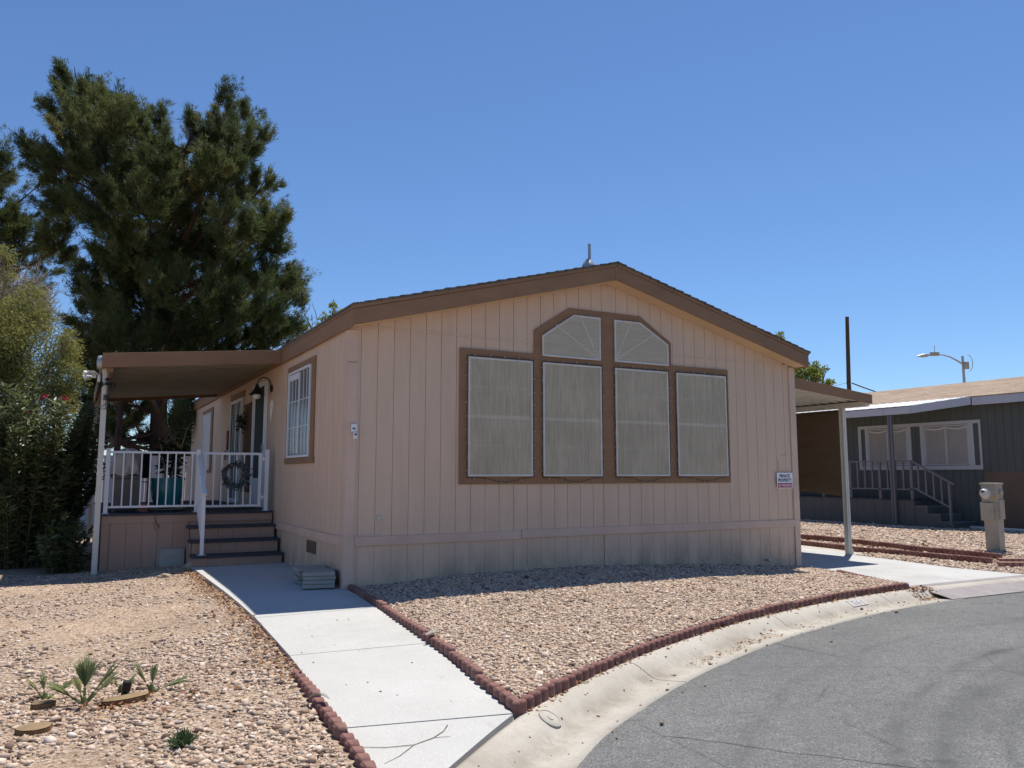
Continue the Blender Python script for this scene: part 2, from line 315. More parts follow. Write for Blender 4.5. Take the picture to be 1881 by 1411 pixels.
# ------------------------------------------------------------------ builders
ORG = {}
def link(o, parent=None):
    COL.objects.link(o)
    if parent is not None: o.parent = parent
    return o
def tag(o, label=None, cat=None, group=None, kind=None):
    if label: o['label'] = label
    if cat: o['category'] = cat
    if group: o['group'] = group
    if kind: o['kind'] = kind
    return o
def thing(name, label, cat, loc=(0, 0, 0), group=None):
    o = bpy.data.objects.new(name, None); o.empty_display_size = .1; o.location = loc; COL.objects.link(o)
    ORG[o] = np.array(loc, float); tag(o, label, cat, group); return o
class MB:
    def __init__(s): s.v = []; s.f = []
    def add(s, vs, fs):
        k = len(s.v); s.v += [tuple(map(float, p)) for p in vs]; s.f += [tuple(i + k for i in f) for f in fs]; return s
    def box(s, x0, x1, y0, y1, z0, z1):
        return s.add([(x0, y0, z0), (x1, y0, z0), (x1, y1, z0), (x0, y1, z0), (x0, y0, z1), (x1, y0, z1), (x1, y1, z1), (x0, y1, z1)],
                     [(0, 3, 2, 1), (4, 5, 6, 7), (0, 1, 5, 4), (1, 2, 6, 5), (2, 3, 7, 6), (3, 0, 4, 7)])
    def bar(s, p0, p1, w, h, up=(0, 0, 1)):
        p0 = Vector(p0); p1 = Vector(p1); d = (p1 - p0).normalized(); u = Vector(up); r = d.cross(u)
        if r.length < 1e-4: r = Vector((1, 0, 0))
        r.normalize(); u = r.cross(d); vs = []
        for p in (p0, p1):
            for a, b_ in ((-1, -1), (1, -1), (1, 1), (-1, 1)): vs.append(p + r * (a * w / 2) + u * (b_ * h / 2))
        return s.add(vs, [(0, 1, 2, 3), (7, 6, 5, 4), (0, 4, 5, 1), (1, 5, 6, 2), (2, 6, 7, 3), (3, 7, 4, 0)])
    def prism(s, poly, axis, a, b):
        """poly in the two other axes, extruded from a to b along axis"""
        def mk(p, t):
            q = list(p); q.insert(axis, t); return q
        n = len(poly); vs = [mk(p, a) for p in poly] + [mk(p, b) for p in poly]
        return s.add(vs, [tuple(range(n))[::-1], tuple(range(n, 2 * n))] + [(i, (i + 1) % n, n + (i + 1) % n, n + i) for i in range(n)])
    def tube(s, pts, rad, n=8, cap=True):
        pts = [Vector(p) for p in pts]; m = len(pts)
        rad = rad if hasattr(rad, '__len__') else [rad] * m
        k = len(s.v); ref = Vector((.31, .17, .93)).normalized()
        for i, p in enumerate(pts):
            d = (pts[min(i + 1, m - 1)] - pts[max(i - 1, 0)]).normalized()
            a = d.cross(ref)
            if a.length < .05: a = d.cross(Vector((1, 0, 0)))
            a.normalize(); c = d.cross(a)
            for j in range(n):
                t = 2 * math.pi * j / n; s.v.append(tuple(p + (a * math.cos(t) + c * math.sin(t)) * rad[i]))
        for i in range(m - 1):
            for j in range(n): s.f.append((k + i * n + j, k + i * n + (j + 1) % n, k + (i + 1) * n + (j + 1) % n, k + (i + 1) * n + j))
        if cap:
            s.f.append(tuple(k + j for j in range(n))[::-1]); s.f.append(tuple(k + (m - 1) * n + j for j in range(n)))
        return s
    def lathe(s, prof, c=(0, 0, 0), n=24, axis=2, cap=True):
        k = len(s.v)
        for (r, h) in prof:
            for j in range(n):
                t = 2 * math.pi * j / n; q = [r * math.cos(t), r * math.sin(t)]; q.insert(axis, h)
                s.v.append((c[0] + q[0], c[1] + q[1], c[2] + q[2]))
        m = len(prof)
        for i in range(m - 1):
            for j in range(n): s.f.append((k + i * n + j, k + i * n + (j + 1) % n, k + (i + 1) * n + (j + 1) % n, k + (i + 1) * n + j))
        if cap:
            s.f.append(tuple(k + j for j in range(n))[::-1]); s.f.append(tuple(k + (m - 1) * n + j for j in range(n)))
        return s
    def build(s, name, mat, parent=None, bevel=0, smooth=False, org=None):
        v = np.array(s.v, float)
        if parent is not None: off = ORG[parent]
        elif org is not None: off = np.array(org, float)
        else: off = np.array([(v[:, 0].min() + v[:, 0].max()) / 2, (v[:, 1].min() + v[:, 1].max()) / 2, v[:, 2].min()])
        me = bpy.data.meshes.new(name); me.from_pydata([tuple(p) for p in (v - off)], [], s.f)
        bm = bmesh.new(); bm.from_mesh(me); bmesh.ops.recalc_face_normals(bm, faces=bm.faces)
        bm.to_mesh(me); bm.free()
        me.materials.append(mat)
        if smooth:
            me.polygons.foreach_set('use_smooth', [True] * len(me.polygons))
            try: me.set_sharp_from_angle(angle=R(38))
            except Exception: pass
        o = bpy.data.objects.new(name, me); link(o, parent); ORG[o] = off
        if parent is None: o.location = tuple(off)
        if bevel:
            md = o.modifiers.new('edge', 'BEVEL'); md.width = bevel; md.segments = 2; md.limit_method = 'ANGLE'; md.angle_limit = R(40)
        return o
def np_mesh(name, V, F, mat, parent=None, rnd=None, smooth=False, org=None):
    V = np.asarray(V, np.float32); F = np.asarray(F, np.int32)
    if parent is not None: off = ORG[parent]
    elif org is not None: off = np.array(org, float)
    else: off = np.array([(V[:, 0].min() + V[:, 0].max()) / 2, (V[:, 1].min() + V[:, 1].max()) / 2, V[:, 2].min()])
    V = (V - off).astype(np.float32)
    me = bpy.data.meshes.new(name); n, k = F.shape
    me.vertices.add(len(V)); me.vertices.foreach_set('co', V.ravel())
    me.loops.add(n * k); me.loops.foreach_set('vertex_index', F.ravel())
    me.polygons.add(n); me.polygons.foreach_set('loop_start', np.arange(n, dtype=np.int32) * k)
    me.update(calc_edges=True); me.materials.append(mat)
    if smooth: me.polygons.foreach_set('use_smooth', np.ones(n, bool))
    if rnd is not None:
        a = me.attributes.new('rnd', 'FLOAT', 'POINT'); a.data.foreach_set('value', np.asarray(rnd, np.float32))
    o = bpy.data.objects.new(name, me); link(o, parent); ORG[o] = off
    if parent is None: o.location = tuple(off)
    return o
def copy_tree(o, parent=None):
    c = o.copy(); COL.objects.link(c); c.parent = parent; ORG[c] = ORG.get(o)
    for ch in list(o.children): copy_tree(ch, c)
    return c
def text(name, txt, width, height, origin, mat, parent, xdir=(1, 0, 0), ydir=(0, 0, 1), thick=.0015, bold=.0):
    cu = bpy.data.curves.new('t', 'FONT'); cu.body = txt; cu.size = 1; cu.extrude = .01; cu.offset = bold
    ob = bpy.data.objects.new('t', cu); COL.objects.link(ob)
    dg = bpy.context.evaluated_depsgraph_get(); me = bpy.data.meshes.new_from_object(ob.evaluated_get(dg))
    v = np.array([p.co[:] for p in me.vertices]); bpy.data.objects.remove(ob); bpy.data.curves.remove(cu)
    lo, hi = v.min(0), v.max(0); x = (v[:, 0] - lo[0]) / (hi[0] - lo[0]) * width; y = (v[:, 1] - lo[1]) / (hi[1] - lo[1]) * height
    z = (v[:, 2] - lo[2]) / (hi[2] - lo[2]) * thick
    xd, yd = np.array(xdir, float), np.array(ydir, float); nd = np.cross(xd, yd)
    w = np.array(origin, float) + x[:, None] * xd + y[:, None] * yd + z[:, None] * nd - ORG[parent]
    for p, q in zip(me.vertices, w): p.co = q
    me.name = name; me.materials.clear(); me.materials.append(mat)
    o = bpy.data.objects.new(name, me); link(o, parent); ORG[o] = ORG[parent]; return o

# ------------------------------------------------------------------ ground shape
CBP = np.array([(-30, -34), (-14, -17.3), (-7, -10.8), (-4, -7.95), (-2, -6.08), (-1.02, -5.20), (-.33, -4.62), (.168, -4.30), (.94, -3.87), (1.73, -3.51), (2.87, -3.08), (3.62, -2.87), (4.48, -2.67), (5.4, -2.52), (6.4, -2.43), (7.6, -2.42), (9.2, -2.5), (11, -2.8), (14, -3.7), (20, -7), (40, -22)], float)
def catmull(P, k=6):
    out = []
    Q = np.vstack([2 * P[0] - P[1], P, 2 * P[-1] - P[-2]])
    for i in range(1, len(Q) - 2):
        p0, p1, p2, p3 = Q[i - 1], Q[i], Q[i + 1], Q[i + 2]
        for t in np.arange(k) / k:
            out.append(.5 * ((2 * p1) + (-p0 + p2) * t + (2 * p0 - 5 * p1 + 4 * p2 - p3) * t * t + (-p0 + 3 * p1 - 3 * p2 + p3) * t ** 3))
    out.append(P[-1]); return np.array(out)
CB = catmull(CBP)
def curb_y(x): return np.interp(x, CB[:, 0], CB[:, 1])
def curb_d(x, y):
    """signed distance to the kerb's back edge, positive on the street side"""
    x = np.asarray(x, float); y = np.asarray(y, float); best = np.full(x.shape, 1e9)
    for a, b in zip(CB[:-1], CB[1:]):
        e = b - a; t = np.clip(((x - a[0]) * e[0] + (y - a[1]) * e[1]) / (e @ e), 0, 1)
        best = np.minimum(best, np.hypot(x - a[0] - t * e[0], y - a[1] - t * e[1]))
    return np.where(y < curb_y(x), best, -best)
lerp = lambda a, b, t: a + (b - a) * t
WL = [(-6, -1.40), (-5.03, -1.352), (-2.66, -1.223), (-1.18, -1.185), (2.95, -1.24)]     # (y, x) of the walk's two edges
WR = [(-5.2, -.44), (-4.6, -.37), (-2.96, -.16), (-1.19, -.03), (.1, .03), (3, .03)]
wl = lambda y: np.interp(y, [p[0] for p in WL], [p[1] for p in WL])
wr = lambda y: np.interp(y, [p[0] for p in WR], [p[1] for p in WR])
walk_z = lambda y: np.interp(y, [-5.3, -4.7, -1, 0, 3], [-.15, -.135, -.035, -.005, 0.])
DL = [(-2.45, 6.45), (-2.25, 6.53), (-1.44, 6.80), (-.98, 7.0), (-.2, 7.25), (0, 7.27), (20, 7.27)]
dl = lambda y: np.interp(y, [p[0] for p in DL], [p[1] for p in DL])
DZ = -.165
def smooth_noise(x, y):
    return (np.sin(x * 1.7 + 1.3 * np.sin(y * 1.1)) * np.sin(y * 1.9 + .7 * np.sin(x * 1.3 + 2)) + .5 * np.sin(x * 4.1 + 2 * np.sin(y * 2.3)) * np.sin(y * 3.7 + 1)) / 1.5
def yard_z(x, y):
    """height of the gravel / soil surface on the lots"""
    x = np.asarray(x, float); y = np.asarray(y, float)
    t = np.clip(y / np.minimum(curb_y(x), -.5), 0, 1)
    zl = -.03 - .055 * np.clip((-1.2 - x) / 1.2, 0, 1); zl = lerp(zl, -.155, np.clip(t, 0, 1)) + .012 * smooth_noise(x * 1.2, y * 1.2)
    zw = np.interp(x, [0, .2, .45, 1.4, 2.3, 3.3, 4.8, 6.6, 7.26], [-.03, -.01, .008, .050, .058, .058, .0, -.118, -.16])
    zb = lerp(zw, np.interp(x, [0, 3, 6.5], [-.085, -.085, -.10]), t ** 1.2) + .008 * smooth_noise(x * 2, y * 2)
    zr = np.full(x.shape, -.175) + .006 * smooth_noise(x * 2, y * 2) + .05 * np.clip((x - 11.3) / .5, 0, 1)
    z = np.where(x < -.6, zl, np.where((x > 7.2) | (y > 14), zr, zb))
    inwalk = (x > wl(y) - .03) & (x < wr(y) + .05) & (y < 3) & (y > curb_y(x))
    z = np.where(inwalk, walk_z(y) - .05, z)
    ind = (x > dl(y)) & (x < 9.9) & (y > -2.5); z = np.where(ind, DZ - .05, z)
    inh = (x > .25) & (x < 7.0) & (y > .25) & (y < 14); z = np.where(inh, -.2, z)
    return z

def grid_lines(lo, hi, fine_lo, fine_hi, step):
    a = list(np.arange(fine_lo, fine_hi + 1e-6, step)); d = step; p = fine_lo; pre = []
    while p > lo: d *= 1.35; p -= d; pre.append(max(p, lo))
    d = step; p = fine_hi; post = []
    while p < hi: d *= 1.35; p += d; post.append(min(p, hi))
    return np.array(pre[::-1] + a + post)
gx = grid_lines(-320, 320, -6, 14.5, .085); gy = grid_lines(-320, 320, -7, 4.2, .085)
GX, GY = np.meshgrid(gx, gy, indexing='ij'); nx_, ny_ = GX.shape
D = curb_d(GX.ravel(), GY.ravel()).reshape(GX.shape)
GZ = yard_z(GX, GY)
GZ = np.where(D > .06, -.34, np.where(D > -.03, np.minimum(GZ, -.19), GZ))
idx = np.arange(nx_ * ny_).reshape(nx_, ny_)
F = np.stack([idx[:-1, :-1], idx[1:, :-1], idx[1:, 1:], idx[:-1, 1:]], -1).reshape(-1, 4)
tag(np_mesh('ground', np.stack([GX, GY, GZ], -1).reshape(-1, 3), F, M['soil'], smooth=True), kind='structure')

# kerb, street, walk, drive
def offset_curve(d):
    T = np.gradient(CB, axis=0); T /= np.linalg.norm(T, axis=1)[:, None]
    return CB + np.stack([T[:, 1], -T[:, 0]], 1) * d
prof = [(0, -.30), (0, -.150), (.03, -.142), (.085, -.150), (.145, -.178), (.20, -.214), (.235, -.233), (.28, -.238), (.37, -.232), (.49, -.2215), (.49, -.33)]
KX = [-12, -8, -5, -3.1, -1.2, 1.016, 3.482, 5.663, 8.6, 11.5, 16]
def kerb_curve(d):
    c = offset_curve(d); out = []; sk_ = []
    for i in range(len(c) - 1):
        out.append(c[i])
        for kx in KX:
            if CB[i, 0] < kx <= CB[i + 1, 0]:
                L_seg = np.linalg.norm(CB[i + 1] - CB[i]); t = np.clip((kx - CB[i, 0]) / (CB[i + 1, 0] - CB[i, 0]), .1, .9); e = .0045 / L_seg; out += [lerp(c[i], c[i + 1], t - e), lerp(c[i], c[i + 1], t + e)]; sk_.append(len(out) - 2)
    out.append(c[-1]); return out, sk_
V = []; dd_ = []
for d, z in prof:
    c, skip = kerb_curve(d); V += [(x, y, z) for x, y in c]; dd_ += [d] * len(c)
n = len(c); F = []
for i in range(len(prof) - 1):
    for j in range(n - 1):
        if j not in skip: F.append((i * n + j, i * n + j + 1, (i + 1) * n + j + 1, (i + 1) * n + j))
def kerb_mat():
    m = M['curb'].copy(); m.name = 'kerb_concrete'; nt = m.node_tree; b = NB(nt); pb = [q for q in nt.nodes if q.type == 'BSDF_PRINCIPLED'][0]
    src = pb.inputs['Base Color'].links[0].from_socket; at_ = b.n('ShaderNodeAttribute', attribute_name='rnd'); o = b.vec()
    k = b.ramp(at_.outputs['Fac'], [(.14, 0), (.22, 1), (.31, .9), (.43, .1)])
    nz = b.ramp(b.noise(b.mapping(o, (2.2, 2.2, 1)), 1.6, 7, .7), [(.38, 0), (.66, 1)])
    c = b.mix(b.math('MULTIPLY', b.math('MULTIPLY', k, nz), .68), src, (.20, .165, .125))
    e = b.ramp(b.noise(o, 9, 5, .7), [(.55, 0), (.72, 1)]); c = b.mix(b.math('MULTIPLY', e, .35), c, (.27, .23, .18))
    b.link(c, pb.inputs['Base Color']); return m
tag(np_mesh('kerb', V, F, kerb_mat(), rnd=dd_), kind='structure'); n = len(CB)
c = offset_curve(.485); V = [(x, y, -.226) for x, y in c] + [(x + 2.0, min(y - 3, -60), -.226) for x, y in c]
# irregular asphalt edge
for j in range(n): V[j] = (V[j][0], V[j][1] + .012 * math.sin(j * 2.3) + .008 * math.sin(j * 5.1), -.226)
tag(np_mesh('street', V, [(j, n + j, n + j + 1, j + 1) for j in range(n - 1)], M['asphalt'], org=(0, 0, 0)), kind='structure')

def slab_mesh(poly, zf, thick):
    """flat-ish slab: top polygon follows zf, vertical sides"""
    n = len(poly); m = MB()
    top = [(x, y, float(zf(x, y))) for x, y in poly]; bot = [(x, y, z - thick) for x, y, z in top]
    return m.add(top + bot, [tuple(range(n)), tuple(range(n, 2 * n))[::-1]] + [(i, n + i, n + (i + 1) % n, (i + 1) % n) for i in range(n)])
mw = MB()
JL = [(2.97, 2.97), (-1.20, -1.185), (-2.70, -2.78), (-4.41, -4.605)]     # (y at left edge, y at right edge) of the saw-cut joints
for (a, a2), (b_, b2) in zip(JL[:-1], JL[1:]):
    poly = [(wl(y), y) for y in np.linspace(a - .005, b_ + .005, 6)] + [(wr(y), y) for y in np.linspace(a2 - .005, b2 + .005, 6)[::-1]]
    s = slab_mesh(poly, lambda x, y: walk_z(y), .09); mw.add(s.v, s.f)
poly = [(wl(-4.42), -4.42), (-1.352, -5.03), (-1.37, -5.455)] + [(x - .018, y + .022) for x, y in CB if -1.34 < x < -.42] + [(-.375, -4.617)]
s = slab_mesh(poly, lambda x, y: walk_z(y), .09); mw.add(s.v, s.f)
tag(mw.build('walkway', M['walk'], bevel=.002), kind='structure')
md_ = MB()
s = slab_mesh([(7.29, 20), (7.29, .0), (7.2, -.5), (6.98, -.98), (6.78, -1.44), (6.55, -2.2), (6.60, -2.30), (9.34, -2.36), (9.22, -1.2), (9.42, -.16), (9.58, .86)], lambda x, y: DZ, .08); md_.add(s.v, s.f)
s = slab_mesh([(7.29, 20), (9.588, .868), (9.85, .9), (10.0, 20)], lambda x, y: DZ - .003, .08); md_.add(s.v, s.f)
tag(md_.build('driveway', M['drive'], bevel=.006), kind='structure')
# gutter strip past the drive
tag(slab_mesh([(9.60, .875), (10.12, 1.0), (10.4, 3), (10.5, 20), (10.02, 20)], lambda x, y: -.17, .05).build('drive_border', M['curb']), kind='structure')
# kerb joints as dark sunk lines
# ------------------------------------------------------------------ gravel
ico = bmesh.new(); bmesh.ops.create_icosphere(ico, subdivisions=1, radius=1)
IV = np.array([v.co[:] for v in ico.verts]); IF = np.array([[v.index for v in f.verts] for f in ico.faces]); ico.free()
def in_poly(x, y, P):
    P = np.asarray(P, float); r = np.zeros(x.shape, bool); j = len(P) - 1
    for i in range(len(P)):
        c = ((P[i, 1] > y) != (P[j, 1] > y)) & (x < (P[j, 0] - P[i, 0]) * (y - P[i, 1]) / (P[j, 1] - P[i, 1] + 1e-12) + P[i, 0]); r ^= c; j = i
    return r
def stones(name, P, size, mat, tone=None, flat=.6, sink=.25):
    N = len(P); sz = size[:, None, None]
    V = np.repeat(IV[None], N, 0) * (1 + rng.uniform(-.36, .30, (N, 12, 1))) + rng.normal(0, .20, (N, 12, 3))
    sc = np.stack([rng.uniform(.8, 1.35, N), rng.uniform(.65, 1.05, N), rng.uniform(flat * .7, flat * 1.25, N)], -1)
    V = V * sc[:, None, :]
    a = rng.uniform(0, 2 * np.pi, N); tx = rng.normal(0, .35, N); ca, sa, ct, st = np.cos(a), np.sin(a), np.cos(tx), np.sin(tx)
    x, y, z = V[..., 0], V[..., 1], V[..., 2]
    y, z = y * ct[:, None] - z * st[:, None], y * st[:, None] + z * ct[:, None]
    x, y = x * ca[:, None] - y * sa[:, None], x * sa[:, None] + y * ca[:, None]
    V = np.stack([x, y, z], -1) * sz
    V = V + P[:, None, :]; V[..., 2] += (size * flat * (1 - 2 * sink))[:, None]
    F = (IF[None] + (np.arange(N) * 12)[:, None, None]).reshape(-1, 3)
    rnd = np.repeat(tone if tone is not None else rng.random(N), 12)
    o = np_mesh(name, V.reshape(-1, 3), F, mat, rnd=rnd); tag(o, kind='stuff'); return o
def scatter(poly, dens, zf, jitter=None):
    P = np.array(poly); lo, hi = P.min(0), P.max(0); N = int((hi - lo).prod() * dens)
    x = rng.uniform(lo[0], hi[0], N); y = rng.uniform(lo[1], hi[1], N); k = in_poly(x, y, P)
    return x[k], y[k]
# front bed between walk and drive
bed = [(wr(y) + .06, y) for y in np.linspace(-.05, -4.50, 14)] + [(x, y + .06) for x, y in CB if -.27 < x < 6.42] + [(6.50, -2.2), (6.72, -1.44), (6.92, -.98), (7.2, -.2), (7.3, .04), (.0, .04)]
x, y = scatter(bed, 3600, None)
sz = np.exp(rng.normal(math.log(.0118), .30, len(x)))
o = stones('gravel', np.stack([x, y, yard_z(x, y) - .004], -1), sz, M['stone'], rng.random(len(x)))
tag(o, 'tan and white crushed stone filling the bed below the big windows', 'gravel')
# yard beside the walk
yardp = [(-9, 2.9), (-9, -9), (-2.2, -6.2), (-1.51, -5.52), (-1.46, -5.0), (-1.36, -3.3), (-1.25, -3.15), (-1.24, -2.66), (-1.20, -1.2), (-1.25, 2.95), (-1.25, 3.6), (-2.6, 3.7), (-5, 4.4)]
x, y = scatter(yardp, 6400, None)
vis = (y > -6.0) & (x > -2.70 - (y + 8.84) * .20 - .25) & ((x + 2.697) * .4805 + (y + 8.843) * .877 > 3.2); x, y = x[vis], y[vis]
nz = smooth_noise(x * .9 + 3, y * .9) * .5 + .3 * smooth_noise(x * 2.7, y * 2.7 + 1) + .25 * rng.normal(0, 1, len(x))
keep = nz > -.08 + .55 * np.exp(-((x + 3.2) ** 2 / 2.2 + (y + .6) ** 2 / 2.4)); x, y = x[keep], y[keep]
sz = np.exp(rng.normal(math.log(.0074), .47, len(x))); big = rng.random(len(x)) < .035; sz[big] *= 1.7; sz = np.minimum(sz, .030)
for lx_, ly_, lr_ in ((-2.35, -3.29, .20), (-2.82, -3.66, .13), (-2.79, -3.17, .13), (-2.58, -3.25, .12), (-2.2, -3.15, .08)): sz = np.where(np.hypot(x - lx_, (y - ly_) * 1.4) < lr_, np.minimum(sz, .006), sz)
sz *= np.clip(1.08 - .07 * (y + 3), .75, 1.15)
o = stones('gravel', np.stack([x, y, yard_z(x, y) - .003], -1), sz, M['stone'], rng.random(len(x)), .55)
tag(o, 'loose buff gravel over bare soil beside the concrete walk', 'gravel')
# neighbour's yard
nbp = [(10.2, -3.0), (10.25, .4), (10.4, 1.5), (10.6, 14), (16.95, 14), (17.0, 4.7), (18, 3.5), (18.0, -3), (14, -3.6)]
x, y = scatter(nbp, 900, None); sz = np.exp(rng.normal(math.log(.021), .3, len(x)))
o = stones('gravel', np.stack([x, y, yard_z(x, y) - .004], -1), sz, M['stone'], rng.random(len(x)))
tag(o, 'pale gravel in front of the slate grey neighbouring home', 'gravel')
x, y = scatter([(9.62, .85), (10.35, 1.0), (10.2, -.7), (10.3, -2.6), (9.4, -2.5), (9.25, -1.2), (9.46, -.16)], 1400, None)
sz = np.exp(rng.normal(math.log(.018), .3, len(x)))
o = stones('gravel', np.stack([x, y, np.full(len(x), -.177)], -1), sz, M['stone'], rng.random(len(x)))
tag(o, 'narrow strip of gravel between the drive and the double brick-red edging', 'gravel')
# pebbles strayed on kerb, street and walk
t_ = rng.uniform(-1.6, 6.3, 150); off_ = np.abs(rng.normal(.34, .16, 150)); nY = curb_y(t_)
xs, ys = t_ + .45 * off_, nY - .88 * off_; zz = np.interp(curb_d(xs, ys), [p[0] for p in prof[1:-1]], [p[1] for p in prof[1:-1]])
o = stones('pebbles', np.stack([xs, ys, zz], -1), np.exp(rng.normal(math.log(.007), .5, 150)), M['stone'], rng.random(150) * .3)
tag(o, 'dark pebbles strayed into the concrete gutter', 'pebbles')

xs = rng.uniform(-1.2, -.35, 16); ys = rng.uniform(-4.4, -1.4, 16); xs = np.clip(xs, wl(ys) + .1, wr(ys) - .1)
tag(stones('pebbles', np.stack([xs, ys, walk_z(ys)], -1), np.exp(rng.normal(math.log(.006), .4, 16)), M['stone'], rng.random(16) * .3), 'small dark pebbles dropped on the concrete walk', 'pebbles')
def quads(name, C, U, W, mat, rnd, parent=None, stuff=True, fold=0.):
    """rhombic leaves: centre line C..C+U, half width W (vectors)"""
    N = len(C); V = np.stack([C, C + U * .5 + W, C + U, C + U * .5 - W], 1).reshape(-1, 3)
    F = np.arange(N * 4).reshape(N, 4)
    o = np_mesh(name, V, F, mat, parent, np.repeat(rnd, 4))
    return o
# dry leaves
def litter(name, pts, size, label):
    N = len(pts); a = rng.uniform(0, 6.28, N); u = np.stack([np.cos(a), np.sin(a), rng.normal(0, .35, N)], -1) * (size * rng.uniform(.5, 1.4, N))[:, None]
    w = np.cross(u, rng.normal(0, 1, (N, 3)) * .3 + np.array([0, 0, 1.])) * rng.uniform(.12, .4, N)[:, None]
    o = quads(name, pts, u, w, M['litter'], rng.random(N)); tag(o, label, 'leaf litter', kind='stuff')
N = 1500; ly = rng.uniform(-3.4, 2.8, N); lx = wl(ly) - np.abs(rng.normal(.02, .13, N)); litter('leaf_litter', np.stack([lx, ly, yard_z(lx, ly) + .02], -1), .035, 'rusty dry leaves blown against the edge of the concrete walk')
N = 500; lx = rng.uniform(-.3, 6.4, N); d_ = np.abs(rng.normal(.015, .03, N)); ly = curb_y(lx) - d_; litter('leaf_litter', np.stack([lx, ly, np.full(N, -.138)], -1), .03, 'dry leaf scraps along the foot of the red kerb edging')
N = 350; lx = rng.uniform(6.25, 6.75, N); ly = rng.uniform(-2.72, -2.38, N); litter('leaf_litter', np.stack([lx, ly, np.interp(curb_d(lx, ly), [p[0] for p in prof[1:-1]], [p[1] for p in prof[1:-1]]) + .008], -1), .035, 'brown leaf drift caught at the corner of the steel ramp')
N = 420; a = rng.uniform(0, 6.28, N); r_ = np.abs(rng.normal(0, .35, N)); lx = -2.45 + r_ * np.cos(a) * 1.3; ly = -3.35 + r_ * np.sin(a) * .6; litter('leaf_litter', np.stack([lx, ly, yard_z(lx, ly) + .015], -1), .032, 'shredded palm fibre strewn round the cut palm stumps')
N = 160; lx = rng.uniform(1.6, 3.2, N); ly = curb_y(lx) - np.abs(rng.normal(.33, .05, N)); litter('leaf_litter', np.stack([lx, ly, np.full(N, -.22)], -1), .025, 'leaf crumbs lying in the gutter halfway along the kerb')

# ------------------------------------------------------------------ the home
W_, L_ = 7.26, 14.2
house = thing('manufactured_home', 'tan gabled manufactured home with brown trim and a tall arched window group', 'house', (W_ / 2, 7, 0))
slope = .2606
zt = lambda x: 2.96 + slope * (W_ / 2 - abs(x - W_ / 2))       # underside line of the gable
g = [.143 + .2032 * k for k in range(7)] + [1.566, 1.765, 1.964, 2.17, 2.369, 2.575, 2.78, 2.98, 3.18, 3.384, 3.557, 3.66, 3.80, 3.995, 4.19, 4.40, 4.60, 4.80, 5.01, 5.216, 5.42, 5.63, 5.84, 6.026, 6.22, 6.43, 6.63, 6.83, 7.03]
g = [0.0] + g + [W_]
def plank(m, x0, x1, z0, ztop, y=0, th=.02, gap=.005):
    a, b_ = x0 + gap, x1 - gap; f = lambda x: ztop(x) if callable(ztop) else ztop
    m.add([(a, y, z0), (b_, y, z0), (b_, y, f(b_)), (a, y, f(a)), (a, y + th, z0), (b_, y + th, z0), (b_, y + th, f(b_)), (a, y + th, f(a))],
          [(0, 1, 2, 3), (7, 6, 5, 4), (0, 4, 5, 1), (1, 5, 6, 2), (2, 6, 7, 3), (3, 7, 4, 0)])
fw = MB()
for a, b_ in zip(g[:-1], g[1:]):
    c0 = (a + b_) / 2
    segs = [(a, b_)] if not (a < W_ / 2 < b_) else [(a, W_ / 2), (W_ / 2, b_)]
    for (p, q) in segs:
        pg = .0032 if len(segs) == 1 else .0
        plank(fw, p, q, .50, lambda x: min(2.982, zt(x)), 0, .02, pg)
        if zt(c0) > 3.0: plank(fw, p, q, 2.986, zt, -.004, .024, pg)
        plank(fw, p, q, -.26, .50, .004, .02, pg)
fw.box(.012, W_ - .012, .009, .12, -.3, 2.97)                     # backing
fw.prism([(0.02, 2.9), (W_ - .02, 2.9), (W_ / 2, zt(W_ / 2) - .02)], 1, .009, .11)
fw.box(W_ / 2 - .055 - .02, W_ / 2 + .035 - .0, -.012, 0, 3.50, 3.86)
fw.box(3.557, 3.66, -.010, 0, -.05, 1.13)
fw.build('wall', M['siding'], house)
sw = MB(); ys = [-0.0] + [.175 + .2 * k for k in range(70)] + [L_]
for a, b_ in zip(ys[:-1], ys[1:]):
    for z0, z1, xo in ((.50, 2.96, 0), (-.22, .50, .006)):
        p, q = a + .003, b_ - .003; sw.box(xo, xo + .02, p, q, z0, z1)
sw.box(.009, .11, .02, L_, -.3, 2.95); sw.build('wall', M['siding'], house)
bw = MB(); bw.box(W_ - .02, W_, .0, L_, -.3, 2.96); bw.box(.1, W_ - .02, L_ - .06, L_, -.3, 2.97)
bw.prism([(0.02, 2.9), (W_ - .02, 2.9), (W_ / 2, zt(W_ / 2) - .02)], 1, L_ - .1, L_); bw.build('wall', M['siding'], house)
# corner boards, belt rail, flashing
cb = MB(); cb.box(-.016, .103, -.020, -.001, -.03, 2.55); cb.box(-.016, .103, -.0215, -.001, 2.556, 2.93)
cb.box(-.021, -.001, -.0005, .09, -.03, 2.93); cb.build('corner_board', M['board'], house, bevel=.003)
cb = MB(); cb.box(7.16, W_ + .016, -.020, -.001, -.23, .555); cb.box(7.15, W_ + .016, -.024, -.001, .558, 2.95); cb.build('corner_board', M['board'], house, bevel=.003)
bl = MB(); bl.box(.106, 2.27, -.021, -.001, .452, .556); bl.box(2.276, 4.70, -.025, -.001, .462, .566); bl.box(4.706, 7.157, -.022, -.001, .456, .562)
bl.box(-.023, -.001, .095, 3.60, .452, .556); bl.build('belt_board', M['board'], house, bevel=.003)
for a, b_ in ((.106, 2.46), (4.765, 7.148)): m = MB(); m.box(a, b_, -.010, -.0045, 2.972, 2.992); m.build('flashing', M['siding'], house)
